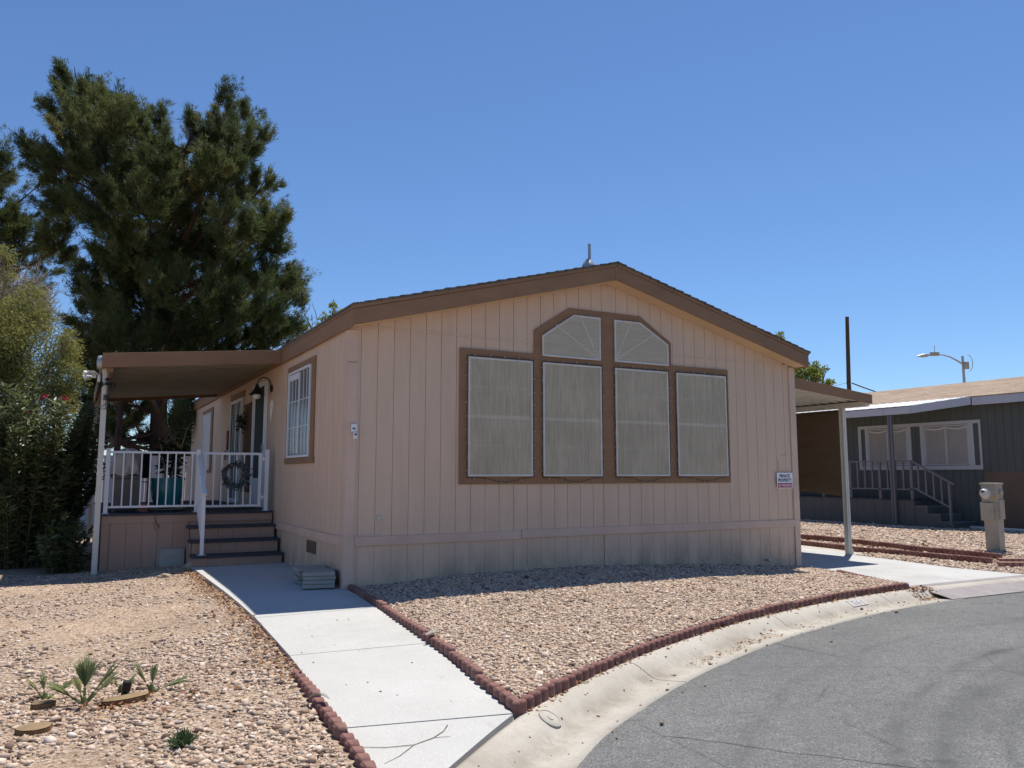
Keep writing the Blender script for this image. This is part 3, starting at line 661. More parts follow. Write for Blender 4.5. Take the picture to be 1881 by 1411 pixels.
# gable fascia, side fascias, soffit
fz = lambda x: 2.935 + slope * (W_ / 2 + .05 - abs(x - W_ / 2))   # fascia bottom line
x0, x1, xm = -.05, W_ + .05, W_ / 2
for (a, b_) in ((x0, xm - .004), (xm + .004, x1)):
    m = MB(); m.prism([(a, fz(a)), (b_, fz(b_)), (b_, fz(b_) + .185), (a, fz(a) + .185)], 1, -.285, -.255); m.build('fascia', M['trim'], house, bevel=.003)
    m = MB(); m.prism([(a - (.01 if a < 0 else 0), fz(a) + .187), (b_ + (.01 if b_ > 7 else 0), fz(b_) + .187), (b_ + (.01 if b_ > 7 else 0), fz(b_) + .225), (a - (.01 if a < 0 else 0), fz(a) + .225)], 1, -.295, -.245); m.build('fascia', M['trim'], house, bevel=.002)
m = MB(); m.box(xm - .035, xm + .035, -.290, -.2565, fz(xm) - .004, fz(xm) + .182); m.build('fascia', M['trim'], house, bevel=.002)
for xa, xb in ((-.05, -.022), (W_ + .022, W_ + .05)):
    m = MB(); m.box(xa, xb, -.2545, L_ + .1, 2.935, 3.125); m.box(xa - (.008 if xa < 0 else 0), xb + (.008 if xa > 0 else 0), -.2445, L_ + .1, 3.127, 3.155); m.build('fascia', M['trim'], house, bevel=.003)
m = MB()
for a, b_ in ((x0 + .03, xm), (xm, x1 - .03)):
    m.prism([(a, fz(a) + .006), (b_, fz(b_) + .006), (b_, fz(b_) + .022), (a, fz(a) + .022)], 1, -.254, -.006)
m.box(-.0215, -.0012, .1, L_, 2.955, 2.967); m.build('soffit', M['soffit'], house)
# roof decking with shingle courses; ragged rake edge
m = MB(); rz = lambda x: fz(x) + .226
for (a, b_) in ((x0 - .012, xm), (xm, x1 + .035)):
    m.prism([(a, rz(a)), (b_, rz(b_)), (b_, rz(b_) + .016), (a, rz(a) + .016)], 1, -.30, L_ + .12)
    nC = 26
    for i in range(nC):
        u0, u1 = lerp(a, b_, i / nC), lerp(a, b_, (i + 1) / nC) ; lowx, hix = (u0, u1) if a < 1 else (u1, u0)
        j1, j2 = .010 * random.random(), .007 * random.random()
        m.add([(lowx, -.304 - j1, rz(lowx) + .017), (hix, -.304 - j1, rz(hix) + .017), (hix, L_ + .12, rz(hix) + .017), (lowx, L_ + .12, rz(lowx) + .017),
               (lowx, -.304 - j1, rz(lowx) + .029 + j2), (hix, -.304 - j1, rz(hix) + .020), (hix, L_ + .12, rz(hix) + .020), (lowx, L_ + .12, rz(lowx) + .029 + j2)],
              [(0, 3, 2, 1), (4, 5, 6, 7), (0, 1, 5, 4), (1, 2, 6, 5), (2, 3, 7, 6), (3, 0, 4, 7)])
for i in range(60):
    yy = -.31 + i * .24
    for sgn in (-1, 1):
        m.add([(xm, yy, rz(xm) + .030), (xm, yy + .27, rz(xm) + .038), (xm + sgn * .15, yy + .27, rz(xm) + .03 - slope * .15), (xm + sgn * .15, yy, rz(xm) + .022 - slope * .15)], [(0, 1, 2, 3)])
roof = m.build('roof', M['shingle'], house)
m = MB(); zr0 = rz(3.52) + .02
m.lathe([(.11, zr0 - .03), (.105, zr0 + .05), (.075, zr0 + .12), (.042, zr0 + .16), (.03, zr0 + .18)], (3.50, .22, 0), 18); m.build('pipe_flashing', M['galv'], roof, smooth=True)
m = MB(); m.lathe([(.0215, zr0), (.0215, zr0 + .40), (.017, zr0 + .40), (.017, zr0 + .37)], (3.52, .22, 0), 16); m.build('vent_pipe', M['galv'], roof, smooth=True)
m = MB(); m.lathe([(.10, 3.60), (.10, 3.67), (.14, 3.69), (.05, 3.72)], (1.10, 4.5, .0), 14); m.build('roof_vent', M['greymetal'], roof, smooth=True)

# front window group: brown trim with openings filled by screened windows
m = MB()
TP = [(1.40, 1.14), (5.846, 1.14), (5.846, 2.827), (4.76, 2.827), (4.76, 3.155), (4.205, 3.492), (3.016, 3.492), (2.466, 3.145), (2.466, 2.827), (1.40, 2.827)]
m.prism(TP, 1, -.024, -.013)
tr = m.build('window_trim', M['trim'], house, bevel=.003)
m = MB()                                    # board joints on the trim: proud battens
m.box(2.44, 2.575, -.0275, -.0242, 1.235, 2.74); m.box(3.53, 3.725, -.029, -.0242, 1.145, 3.46); m.box(4.685, 4.815, -.0275, -.0242, 1.235, 2.74)
m.box(2.47, 3.528, -.027, -.0242, 2.729, 2.795); m.box(3.727, 4.75, -.027, -.0242, 2.729, 2.795)
m.build('window_trim', M['trim'], house, bevel=.002)
def inset(P, d):
    n = len(P); out = []
    A = sum(P[i][0] * P[(i + 1) % n][1] - P[(i + 1) % n][0] * P[i][1] for i in range(n)); sg = 1 if A > 0 else -1
    for i in range(n):
        p0, p1, p2 = [Vector(P[j % n]) for j in (i - 1, i, i + 1)]; e1, e2 = (p1 - p0).normalized(), (p2 - p1).normalized()
        n1, n2 = Vector((-e1.y, e1.x)) * sg, Vector((-e2.y, e2.x)) * sg; b_ = (n1 + n2); b_ = b_ / max(.2, b_.dot(n1)); out.append(tuple(p1 + b_ * d))
    return out
def window(P, muntins, mat, labels=None):
    I = inset(P, .024); n = len(P); fr = MB(); ya, yb = -.055, -.030
    for i in range(n):
        j = (i + 1) % n; q = [P[i], P[j], I[j], I[i]]
        fr.add([(x, ya, z) for x, z in q] + [(x, yb, z) for x, z in q], [(0, 1, 2, 3), (7, 6, 5, 4), (0, 4, 5, 1), (2, 6, 7, 3), (1, 5, 6, 2), (3, 7, 4, 0)])
    w = fr.build('window', M['frame'], house, bevel=.003)
    m = MB(); J = inset(P, .018); m.add([(x, -.0302, z) for x, z in J], [tuple(range(n))]); m.build('pane', M['darkglass'], w)
    m = MB()
    for a, b_, t in muntins: m.bar((a[0], -.034, a[1]), (b_[0], -.034, b_[1]), t, .006, (0, 1, 0))
    m.build('muntin', M['white'], w)
    m = MB(); m.add([(x, -.048, z) for x, z in J], [tuple(range(n))]); m.build('solar_screen', mat, w)
    return w
WIN = [(1.507, 2.426), (2.583, 3.51), (3.741, 4.671), (4.825, 5.777)]
for a, b_ in WIN:
    mid = 1.98; mu = [((a, mid), (b_, mid), .045), ((a, 2.35), (b_, 2.35), .014), ((a, 1.62), (b_, 1.62), .012)]
    for k in (1, 2): xx = lerp(a, b_, k / 3); mu.append(((xx, 1.98), (xx, 2.72), .014)); mu.append(((xx, 1.24), (xx, 1.95), .010))
    window([(a, 1.237), (b_, 1.237), (b_, 2.722), (a, 2.722)], mu, M['screen'])
window([(2.576, 2.803), (3.507, 2.803), (3.507, 3.398), (3.071, 3.398), (2.576, 3.077)], [((3.49, 2.82), (2.80, 3.24), .016), ((3.49, 2.82), (3.18, 3.40), .016)], M['screenh'])
window([(3.741, 2.806), (4.687, 2.806), (4.687, 3.118), (4.193, 3.396), (3.741, 3.396)], [((3.76, 2.83), (4.45, 3.25), .016), ((3.76, 2.83), (4.05, 3.40), .016)], M['screenh'])

# side wall openings
def side_frame(y0, y1, z0, z1, w, xo=-.04, xi=-.012, mat='white', name='window', sill=0):
    m = MB(); m.box(xo, xi, y0, y0 + w, z0, z1); m.box(xo, xi, y1 - w, y1, z0, z1); m.box(xo, xi, y0 + w, y1 - w, z1 - w, z1); m.box(xo, xi, y0 + w, y1 - w, z0, z0 + w)
    return m.build(name, M[mat], house, bevel=.003)
m = MB(); m.box(-.022, -.001, 1.43, 1.60, 1.41, 2.82); m.box(-.022, -.001, 2.86, 2.96, 1.41, 2.82); m.box(-.022, -.001, 1.602, 2.858, 2.735, 2.82); m.box(-.026, -.001, 1.40, 3.0, 1.408, 1.490)
m.build('window_trim', M['trim'], house, bevel=.003)
w = side_frame(1.615, 2.845, 1.495, 2.73, .032)
m = MB(); m.box(-.016, -.0125, 1.65, 2.81, 1.53, 2.70); m.build('pane', M['greyglass'], w)
m = MB(); m.box(-.032, -.0165, 2.21, 2.25, 1.54, 2.685); m.box(-.032, -.0165, 2.245, 2.80, 2.60, 2.685)
for yy in (1.83, 2.01, 2.45, 2.63): m.box(-.024, -.0165, yy - .005, yy + .005, 1.54, 2.685)
for zz in (1.92, 2.29): m.box(-.0245, -.0165, 1.66, 2.80, zz - .005, zz + .005)
m.build('muntin', M['white'], w)
dz0, dz1 = .735, 2.80
dr = side_frame(4.40, 5.46, dz0, dz1, .075, -.05, -.003, 'white', 'door')
m = MB(); m.box(-.030, -.012, 4.475, 5.385, 1.20, 2.72); m.build('pane', M['doorscreen'], dr)
m = MB(); m.box(-.032, -.012, 4.475, 5.385, .81, 1.198); m.box(-.034, -.012, 4.475, 4.56, 1.2, 2.72); m.box(-.034, -.012, 5.30, 5.385, 1.2, 2.72); m.build('door_panel', M['white'], dr, bevel=.004)
m = MB(); m.box(-.075, -.052, 4.43, 4.45, 1.62, 1.76); m.lathe([(.008, -.09), (.022, -.08), (.022, -.06), (.01, -.05)], (0, 4.44, 1.69), 12, 0); m.build('door_handle', M['galv'], dr)
pd = side_frame(6.58, 7.78, .745, 2.70, .06, -.045, -.003, 'white', 'patio_door')
m = MB(); m.box(-.022, -.010, 6.64, 7.72, .80, 2.645); m.build('pane', M['doorscreen'], pd)
m = MB(); m.box(-.036, -.0225, 7.14, 7.22, .80, 2.645)
for yy in (6.82, 7.0, 7.40, 7.56): m.box(-.030, -.0225, yy - .01, yy + .01, .80, 2.645)
m.build('muntin', M['white'], pd)
m = MB(); m.box(-.024, -.001, 6.45, 7.9, 2.715, 2.83); m.build('window_trim', M['trim'], house)
m = MB(); m.box(-.022, -.001, 10.30, 10.46, 1.30, 2.80); m.box(-.022, -.001, 10.462, 11.95, 2.70, 2.80); m.box(-.022, -.001, 10.462, 11.95, 1.30, 1.395); m.build('window_trim', M['trim'], house, bevel=.003)
w = side_frame(10.47, 11.88, 1.40, 2.695, .03, -.04, -.012, 'frame')
m = MB(); m.box(-.026, -.022, 10.49, 11.86, 1.42, 2.675); m.build('solar_screen', M['frame'], w)
m = MB()
m.box(-.006, .0045, 1.22, 1.66, .26, .415)
for k in range(6): m.box(-.011, -.0065, 1.235, 1.645, .275 + k * .022, .286 + k * .022)
m.build('crawl_vent', M['nbbrown'], house)
# small fittings on the front
m = MB(); m.lathe([(.018, -.004), (.028, -.010), (.028, -.018), (.016, -.030)], (.393, 0, .765), 14, 1); m.tube([(.40, -.03, .755), (.42, -.04, .70), (.425, -.035, .64), (.405, -.028, .585), (.36, -.028, .566), (.106, -.028, .562), (-.02, -.028, .562), (-.03, .05, .563), (-.03, .3, .562)], .004, 6)
m.build('cable', M['cream'], house)
m = MB(); m.box(.030, .098, -.055, -.024, 1.745, 1.835); m.box(.055, .094, -.075, -.026, 1.665, 1.742); cam = m.build('doorbell_camera', M['white'], house, bevel=.006)
m = MB(); m.lathe([(.011, -.0785), (.013, -.0752)], (.075, 0, 1.715), 12, 1); m.build('lens', M['black'], cam); m = MB(); m.box(.045, .075, -.058, -.0555, 1.775, 1.79); m.build('button', M['black'], cam)
m = MB(); m.lathe([(.016, .003), (.020, -.06), (.028, -.065), (.028, -.085), (.012, -.09)], (6.52, 0, -.02), 14, 1); m.build('hose_tap', M['galv'], house, smooth=True)
m = MB(); m.lathe([(.017, -.001), (.022, -.008), (.014, -.012)], (6.62, 0, .74), 12, 1); m.build('cable_plug', M['cream'], house)
for bx in ((6.92, 7.05, 1.56, 1.566), (6.86, 6.865, 1.33, 1.49)): m = MB(); m.box(bx[0], bx[1], -.0035, -.0005, bx[2], bx[3]); m.build('old_sign_mark', M['trim'], house)

# string lights round the four lower windows
bulbm = None
def bulb_mesh():
    m = MB(); m.lathe([(.005, 0), (.006, .010), (.0062, .012), (.0075, .018), (.005, .030), (.001, .037)], (0, 0, 0), 8)
    return m
bulb0 = None
ordn = ['tall window nearest the doorbell camera', 'second window from the doorbell camera', 'third window from the doorbell camera', 'tall window nearest the trespassing sign']
for wi, (a, b_) in enumerate(WIN):
    root = thing('string_lights', 'string of small clear bulbs clipped round the ' + ordn[wi], 'string lights', ((a + b_) / 2, -.06, 1.2), 'string lights round the big windows')
    z0, z1 = 1.225, 2.735; px0, px1 = a - .012, b_ + .012; path = []; bulbs = []
    def run(p, q, n, nrm):
        for k in range(n + 1):
            t = k / n; path.append((lerp(p[0], q[0], t) + random.uniform(-.006, .006), -.046 + random.uniform(-.006, .002), lerp(p[1], q[1], t) + random.uniform(-.006, .006)))
            if 0 < k < n and k % 2: bulbs.append((path[-1], nrm))
    run((px0, z0), (px0, z1), 18, (-1, 0)); run((px0, z1), (px1, z1), 9, (0, 1)); run((px1, z1), (px1, z0), 18, (1, 0))
    dn = 10
    for k in range(1, dn + 1):
        t = k / dn; sag = -.055 * math.sin(min(1, max(0, (t - .15) / .6)) * math.pi); p = (lerp(px1, px0, t), -.052, z0 + sag - .004); path.append(p)
        if k in (2, 4, 5, 7, 9): bulbs.append((p, (random.uniform(-.4, .4), -1)))
    m = MB(); m.tube(path, .0035, 5); m.build('wire', M['wire'], root)
    for p, nrm in bulbs:
        if bulb0 is None:
            bulb0 = bulb_mesh(); bo = bulb0.build('bulb', M['redled'], root); bo.data.transform(Matrix.Translation(Vector(ORG[root])))
            bulb_me = bo.data
        else:
            bo = bpy.data.objects.new('bulb', bulb_me); link(bo, root)
        d = Vector((nrm[0] + random.uniform(-.2, .2), -.3, nrm[1] + random.uniform(-.3, .3))).normalized()
        bo.rotation_euler = d.to_track_quat('Z', 'Y').to_euler(); bo.location = Vector(p) - root.location; ORG[bo] = ORG[root]

# sign
sg = thing('trespassing_sign', 'small white and red private property sign nailed near the corner board', 'sign', (6.962, -.03, 1.046))
m = MB(); m.box(6.792, 7.134, -.030, -.0275, 1.046, 1.287); m.build('sign_panel', M['signw'], sg)
m = MB(); m.box(6.806, 7.120, -.0325, -.0305, 1.058, 1.128); m.build('red_band', M['signr'], sg)
text('lettering', 'PRIVATE', .225, .052, (6.850, -.0305, 1.210), M['signk'], sg, bold=.022)
text('lettering', 'PROPERTY', .295, .052, (6.815, -.0305, 1.146), M['signk'], sg, bold=.022)
text('lettering', 'NO TRESPASSING', .296, .040, (6.815, -.0328, 1.073), M['signw'], sg, bold=.006)

# ------------------------------------------------------------------ porch canopy
cn = thing('porch_canopy', 'brown edged corrugated metal canopy over the porch beside the tan home', 'canopy', (-1.2, 6.3, 0))
cx0, cx1, cy0, cy1 = -2.46, -.062, 3.30, 9.35
cz = lambda x: lerp(2.78, 3.005, (x - cx0) / (0 - cx0))
m = MB(); per = .30; yy = cy0 + .03; V0 = []
while yy < cy1 - .30:
    for dy, dz in ((0, 0), (.20, 0), (.205, .075), (.295, .075)): V0.append((yy + dy, dz))
    yy += per
k = len(V0); vs = [(cx0 + .02, y, cz(cx0 + .02) + dz) for y, dz in V0] + [(cx1, y, cz(cx1) + dz) for y, dz in V0] + [(cx1, y, cz(cx1) + .085) for y, dz in V0] + [(cx0 + .02, y, cz(cx0 + .02) + .085) for y, dz in V0]
m.add(vs, [(i, i + 1, k + i + 1, k + i) for i in range(k - 1)] + [(2 * k + i, 2 * k + i + 1, 3 * k + i + 1, 3 * k + i) for i in range(k - 1)])
m.build('roof_panel', M['pan'], cn)
fb = lambda x: lerp(2.722, 2.948, (x - cx0) / -cx0)
m = MB(); m.prism([(cx0, fb(cx0)), (cx1 + .008, fb(cx1)), (cx1 + .008, fb(cx1) + .205), (cx0, fb(cx0) + .200)], 1, cy0, cy0 + .025); m.build('fascia', M['trim'], cn, bevel=.003)
m = MB(); m.box(cx0, cx0 + .025, cy0 + .0255, cy1, fb(cx0) - .004, fb(cx0) + .198); m.build('fascia', M['trim'], cn, bevel=.003)
m = MB(); m.prism([(cx0 + .026, fb(cx0)), (cx1, fb(cx1)), (cx1, fb(cx1) + .2), (cx0 + .026, fb(cx0) + .198)], 1, cy1 - .025, cy1); m.box(cx0 + .06, cx0 + .14, cy0 + .06, cy1 - .03, fb(cx0) - .05, fb(cx0) + .05)
m.build('beam', M['trim'], cn)
for yy in (3.46, 9.1):
    m = MB(); m.box(-2.445, -2.375, yy - .0, yy + .022, -.12, 2.69); m.box(-2.445, -2.375, yy + .058, yy + .08, -.12, 2.69); m.box(-2.435, -2.385, yy + .022, yy + .058, -.12, 2.69)
    m.box(-2.452, -2.368, yy - .006, yy + .086, 2.66, 2.74); m.build('post', M['cream'], cn, bevel=.002)
# flood light and round sensor on the canopy edge
fl = thing('flood_light', 'white double headed flood light on the outer edge of the porch canopy', 'flood light', (-2.47, 3.95, 2.62))
m = MB(); m.lathe([(.05, -2.50), (.06, -2.485), (.06, -2.465), (.02, -2.4605)], (0, 3.95, 2.64), 14, 0); m.build('base_plate', M['white'], fl)
for (dy, dz, az) in ((-.06, .07, .5), (.08, .03, -.2)):
    m = MB(); c0 = Vector((-2.52, 3.95 + dy * .4, 2.64 + dz * .4)); c1 = Vector((-2.60, 3.95 + dy, 2.64 + dz)); d = Vector((-.9, az * -.5, -.25)).normalized()
    m.tube([c0, c1, c1 + d * .02, c1 + d * .07, c1 + d * .08], [.012, .016, .024, .040, .041], 12); m.build('lamp_head', M['white'], fl, smooth=True)
m = MB(); m.bar((-2.60, 3.80, 2.72), (-2.50, 4.02, 2.70), .09, .012); m.build('hood', M['white'], fl)
ss = MB(); ss.lathe([(.005, -2.53), (.085, -2.52), (.10, -2.50), (.10, -2.4615)], (0, 3.50, 2.81), 20, 0)
tag(ss.build('round_siren', M['galv'], None, smooth=True), 'grey round siren dome fixed to the canopy corner', 'siren')
# cross-shaped wind ornament hanging at the post
wc = thing('hanging_ornament', 'dark metal cross ornament hanging against the cream porch post', 'ornament', (-2.36, 3.42, 2.25))
m = MB(); ox, oy = -2.385, 3.425
m.tube([(ox, oy, 2.72), (ox, oy, 2.60)], .004, 6); m.build('hook', M['black'], wc)
m = MB()
for dz in (.56, .50): m.lathe([(.004, dz + 1.99), (.03, dz + 2.0), (.03, dz + 2.025), (.004, dz + 2.035)], (ox, oy, 0), 10)
for dx in (-.10, -.06, .05, .09): m.tube([(ox + dx, oy, 2.47), (ox + dx, oy, 2.53)], .012, 8)
m.bar((ox - .12, oy, 2.50), (ox + .12, oy, 2.50), .008, .008); m.bar((ox, oy, 2.62), (ox, oy, 2.16), .009, .009)
for k in range(5): m.tube([(ox - .03 + .015 * k, oy, 2.36), (ox - .03 + .015 * k, oy, 2.28)], .006, 6)
m.tube([(ox, oy, 2.24), (ox - .085, oy, 2.16), (ox + .01, oy, 2.16)], .005, 6); m.build('cross', M['black'], wc)

# ------------------------------------------------------------------ porch deck and steps
dk = thing('porch_deck', 'raised porch with dark plank floor, tan skirt and three steps', 'porch', (-1.2, 6.2, 0))
m = MB(); yy = 3.64
while yy < 9.3:
    m.box(-2.355, -.028, yy, yy + .137, .680, .712); yy += .142
m.build('deck_floor', M['deck'], dk, bevel=.003)
m = MB()
for a, b_ in [(-2.335, -2.24)] + [(-2.236 + .204 * k, -2.236 + .204 * k + .201) for k in range(5)]: m.box(a, b_, 3.685, 3.705, -.2, .575)
m.box(-1.21, -.03, 3.695, 3.71, -.1, .66); m.box(-2.34, -2.32, 3.71, 9.3, -.2, .66); m.box(-2.31, -.03, 3.75, 3.80, -.2, .66)
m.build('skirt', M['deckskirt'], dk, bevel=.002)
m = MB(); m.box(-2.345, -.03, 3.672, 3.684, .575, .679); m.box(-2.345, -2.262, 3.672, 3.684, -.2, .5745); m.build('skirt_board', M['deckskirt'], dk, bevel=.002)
sx0, sx1 = -1.235, -.028
tf = [(2.88, .150), (3.15, .335), (3.405, .522)]
for i, (yf, zt_) in enumerate(tf):
    yb = tf[i + 1][0] + .03 if i < 2 else 3.69
    m = MB(); m.box(sx0 - .015, sx1, yf, yf + .135, zt_ - .036, zt_); m.box(sx0 - .015, sx1, yf + .14, yb + .012, zt_ - .036, zt_); m.build('step_tread', M['deck'], dk, bevel=.003)
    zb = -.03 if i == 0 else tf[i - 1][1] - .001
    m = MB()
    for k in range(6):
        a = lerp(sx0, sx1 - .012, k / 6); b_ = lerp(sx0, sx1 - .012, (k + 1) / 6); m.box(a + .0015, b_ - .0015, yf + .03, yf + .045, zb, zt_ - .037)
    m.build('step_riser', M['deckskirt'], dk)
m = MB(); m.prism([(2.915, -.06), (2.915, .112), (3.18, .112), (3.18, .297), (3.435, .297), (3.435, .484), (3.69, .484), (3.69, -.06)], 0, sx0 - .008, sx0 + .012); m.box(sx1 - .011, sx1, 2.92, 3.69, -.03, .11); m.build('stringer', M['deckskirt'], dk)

def railing(root, x0, x1, y, zb, ztop, nbal, post_x, post_top, zfoot, mat, pw=.055, rw=.03, bw=.018, bxs=None):
    for px in post_x:
        m = MB(); m.box(px - pw / 2, px + pw / 2, y - pw / 2, y + pw / 2, zfoot, post_top); m.box(px - pw / 2 - .02, px + pw / 2 + .02, y - pw / 2 - .02, y + pw / 2 + .02, zfoot, zfoot + .008); m.build('post', mat, root, bevel=.003)
    for za, zc in ((ztop - rw, ztop), (zb, zb + rw)):
        m = MB(); m.box(x0, x1, y - rw / 2, y + rw / 2, za, zc); m.build('rail', mat, root, bevel=.003)
    for k in range(nbal):
        bx = lerp(x0, x1, (k + .5) / nbal) if bxs is None else bxs[k]
        m = MB(); m.box(bx - bw / 2, bx + bw / 2, y - bw / 2, y + bw / 2, zb + rw, ztop - rw); m.build('baluster', mat, root)
rl = thing('porch_railing', 'white metal porch railing with vertical balusters beside the cream post', 'railing', (-1.7, 3.70, .712))
xs = [-2.228, -2.112, -1.995, -1.878, -1.764, -1.650, -1.538, -1.425, -1.313, -1.201]
railing(rl, -2.282, -1.147, 3.70, .79, 1.592, 10, (-2.31, -1.12), 1.628, .712, M['white'], bxs=xs)
gt = thing('porch_gate', 'white metal baluster gate at the head of the steps, with a wreath on it', 'gate', (-.6, 3.70, .75))
m = MB(); gx0, gx1 = -1.045, -.205
m.box(gx0, gx0 + .045, 3.685, 3.715, .775, 1.590); m.box(gx1 - .045, gx1, 3.685, 3.715, .775, 1.590); m.box(gx0 + .045, gx1 - .045, 3.685, 3.715, .775, .81); m.box(gx0 + .045, gx1 - .045, 3.685, 3.715, 1.555, 1.590); m.build('gate_frame', M['white'], gt, bevel=.003)
for k in range(6):
    bx = lerp(gx0 + .045, gx1 - .045, (k + 1) / 7); m = MB(); m.box(bx - .009, bx + .009, 3.691, 3.709, .81, 1.555); m.build('baluster', M['white'], gt)
for zz in (.92, 1.50):
    m = MB(); m.box(-.235, -.10, 3.668, 3.684, zz - .014, zz + .014); m.lathe([(.012, zz - .03), (.012, zz + .03)], (-.18, 3.676, 0), 8); m.build('hinge', M['white'], gt)
m = MB(); m.box(-1.10, -.98, 3.67, 3.684, 1.33, 1.355); m.build('latch', M['white'], gt)
gp = MB(); gp.box(-.155, -.10, 3.672, 3.728, .712, 1.640); gp.box(-.175, -.08, 3.652, 3.748, .7125, .720)
tag(gp.build('gate_post', M['white'], None, bevel=.003), 'white square gate post standing between the gate and the tan wall', 'post')
hr = thing('step_handrail', 'white sloping handrail with balusters running down the porch steps', 'handrail', (-1.12, 3.3, .15))
m = MB(); m.box(-1.14, -1.092, 2.95, 2.998, .151, .99); m.box(-1.17, -1.06, 2.925, 3.025, .151, .158); m.build('post', M['white'], hr, bevel=.003)
hz = lambda y: lerp(.99, 1.525, (y - 2.93) / (3.67 - 2.93))
m = MB(); m.bar((-1.115, 2.90, hz(2.90) + .012), (-1.115, 3.665, hz(3.665) + .012), .062, .03); m.build('rail', M['white'], hr, bevel=.006)
m = MB(); m.bar((-1.115, 3.0, hz(3.0) - .70), (-1.115, 3.665, hz(3.665) - .70), .028, .03); m.build('rail', M['white'], hr, bevel=.003)
for k in range(5):
    yy = 3.09 + k * .115; m = MB(); m.box(-1.124, -1.106, yy - .009, yy + .009, hz(yy) - .69, hz(yy)); m.build('baluster', M['white'], hr)
# wreath
wr_ = thing('gate_wreath', 'twig wreath with blue grey leaves hanging on the white gate', 'wreath', (-.60, 3.655, 1.25))
m = MB(); wc0 = Vector((-.595, 3.655, 1.25)); rr = .165
for k in range(5):
    m.tube([wc0 + Vector(((rr + .022 * math.cos(3 * t + k * 1.3)) * math.cos(t), .018 * math.sin(3 * t + k * 1.3), (rr + .022 * math.cos(3 * t + k * 1.3)) * math.sin(t))) for t in np.linspace(0, 6.283, 40)], .007, 5)
m.build('twig_ring', M['bark'], wr_)
N = 330; t = rng.uniform(-2.6, 1.45, N); t = np.where(rng.random(N) < .18, rng.uniform(1.9, 3.6, N), t)
rad = rr + rng.normal(0, .026, N); P = np.stack([wc0.x + rad * np.cos(t), wc0.y - .02 + rng.normal(0, .022, N), wc0.z + rad * np.sin(t)], -1)
U = rng.normal(0, 1, (N, 3)); U /= np.linalg.norm(U, axis=1)[:, None]; U *= .048; Wd = np.cross(U, rng.normal(0, 1, (N, 3))); Wd *= (.021 / np.linalg.norm(Wd, axis=1))[:, None]
quads('leaves', P, U, Wd, M['euca'], rng.random(N), wr_)
# things on the porch
pt = thing('potted_plant', 'leafy plant in a glazed teal pot behind the porch railing', 'potted plant', (-1.44, 4.6, .712))
m = MB(); m.lathe([(.13, .745), (.165, .76), (.215, .90), (.24, 1.05), (.243, 1.16), (.255, 1.185), (.255, 1.205), (.225, 1.205), (.215, 1.12)], (-1.44, 4.6, 0), 36); m.build('pot', M['teal'], pt, smooth=True)
m = MB(); m.lathe([(.20, .713), (.27, .725), (.285, .742), (.26, .742), (.10, .735)], (-1.44, 4.6, 0), 30); m.build('saucer', M['cream'], pt, smooth=True)
m = MB(); m.lathe([(.0, 1.13), (.217, 1.13)], (-1.44, 4.6, 0), 24, cap=False); m.build('soil', M['fibre'], pt)
stems = []
m = MB()
for k in range(5):
    a = k * 1.26; b0 = Vector((-1.42 + .05 * math.cos(a), 4.6 + .05 * math.sin(a), 1.12)); tp = Vector((-1.40 + .22 * math.cos(a), 4.6 + .2 * math.sin(a), 2.02 - .1 * k)); pts = [b0.lerp(tp, q) + Vector((0, 0, .05 * math.sin(q * 3))) for q in np.linspace(0, 1, 6)]; m.tube(pts, [.014, .012, .010, .008, .006, .004], 6); stems.append(pts)
m.build('stem', M['greybark'], pt)
C = []; U = []
for pts in stems:
    for k in range(48):
        q = random.uniform(.2, 1) * (len(pts) - 1.001); i = int(q); p = pts[i].lerp(pts[i + 1], q - i); a = random.uniform(0, 6.28); C.append(p); U.append(Vector((math.cos(a), math.sin(a), random.uniform(-.7, .6))) * random.uniform(.10, .2))
C = np.array(C); U = np.array(U); Wd = np.cross(U, rng.normal(0, 1, U.shape)); Wd *= (.022 / np.linalg.norm(Wd, axis=1))[:, None]
quads('leaves', C, U, Wd, M['potleaf'], rng.random(len(C)), pt)
gc = thing('covered_grill', 'dark boxy patio grill under a bunched beige cloth cover', 'grill', (-2.02, 4.35, .712))
m = MB(); m.box(-2.21, -1.86, 4.15, 4.6, .75, 1.20); m.box(-2.23, -1.84, 4.13, 4.62, 1.202, 1.245)
for a, b_ in ((-2.19, 4.17), (-1.88, 4.17), (-2.19, 4.58), (-1.88, 4.58)): m.box(a - .02, a + .02, b_ - .02, b_ + .02, .712, .75)
m.build('cabinet', M['grime'], gc, bevel=.01)
m = MB(); prof_ = [(.24, 1.25), (.255, 1.29), (.235, 1.36), (.22, 1.45), (.19, 1.55), (.12, 1.62), (.03, 1.64)]
vs = []; nn = 40
for r_, h_ in prof_:
    for j in range(nn):
        t = 2 * math.pi * j / nn; q = r_ * (1 + .10 * math.sin(5 * t + h_ * 9) + .06 * math.sin(11 * t - h_ * 14)); vs.append((-2.03 + q * math.cos(t) * .85, 4.37 + q * math.sin(t), h_ + .02 * math.sin(4 * t + h_ * 5)))
m.add(vs, [(i * nn + j, i * nn + (j + 1) % nn, (i + 1) * nn + (j + 1) % nn, (i + 1) * nn + j) for i in range(6) for j in range(nn)] + [tuple(6 * nn + j for j in range(nn))]); m.build('cloth_cover', M['cloth'], gc, smooth=True)
fc = thing('folding_chair', 'black sling folding chair behind the covered grill on the porch', 'chair', (-1.85, 6.0, .712))
m = MB()
for dx in (-.24, .24): m.tube([(-1.85 + dx, 6.22, .715), (-1.85 + dx, 6.0, 1.14), (-1.85 + dx, 6.16, 1.62)], .012, 8)
for dx in (-.24, .24): m.tube([(-1.85 + dx, 5.78, .715), (-1.85 + dx, 6.15, 1.14)], .012, 8)
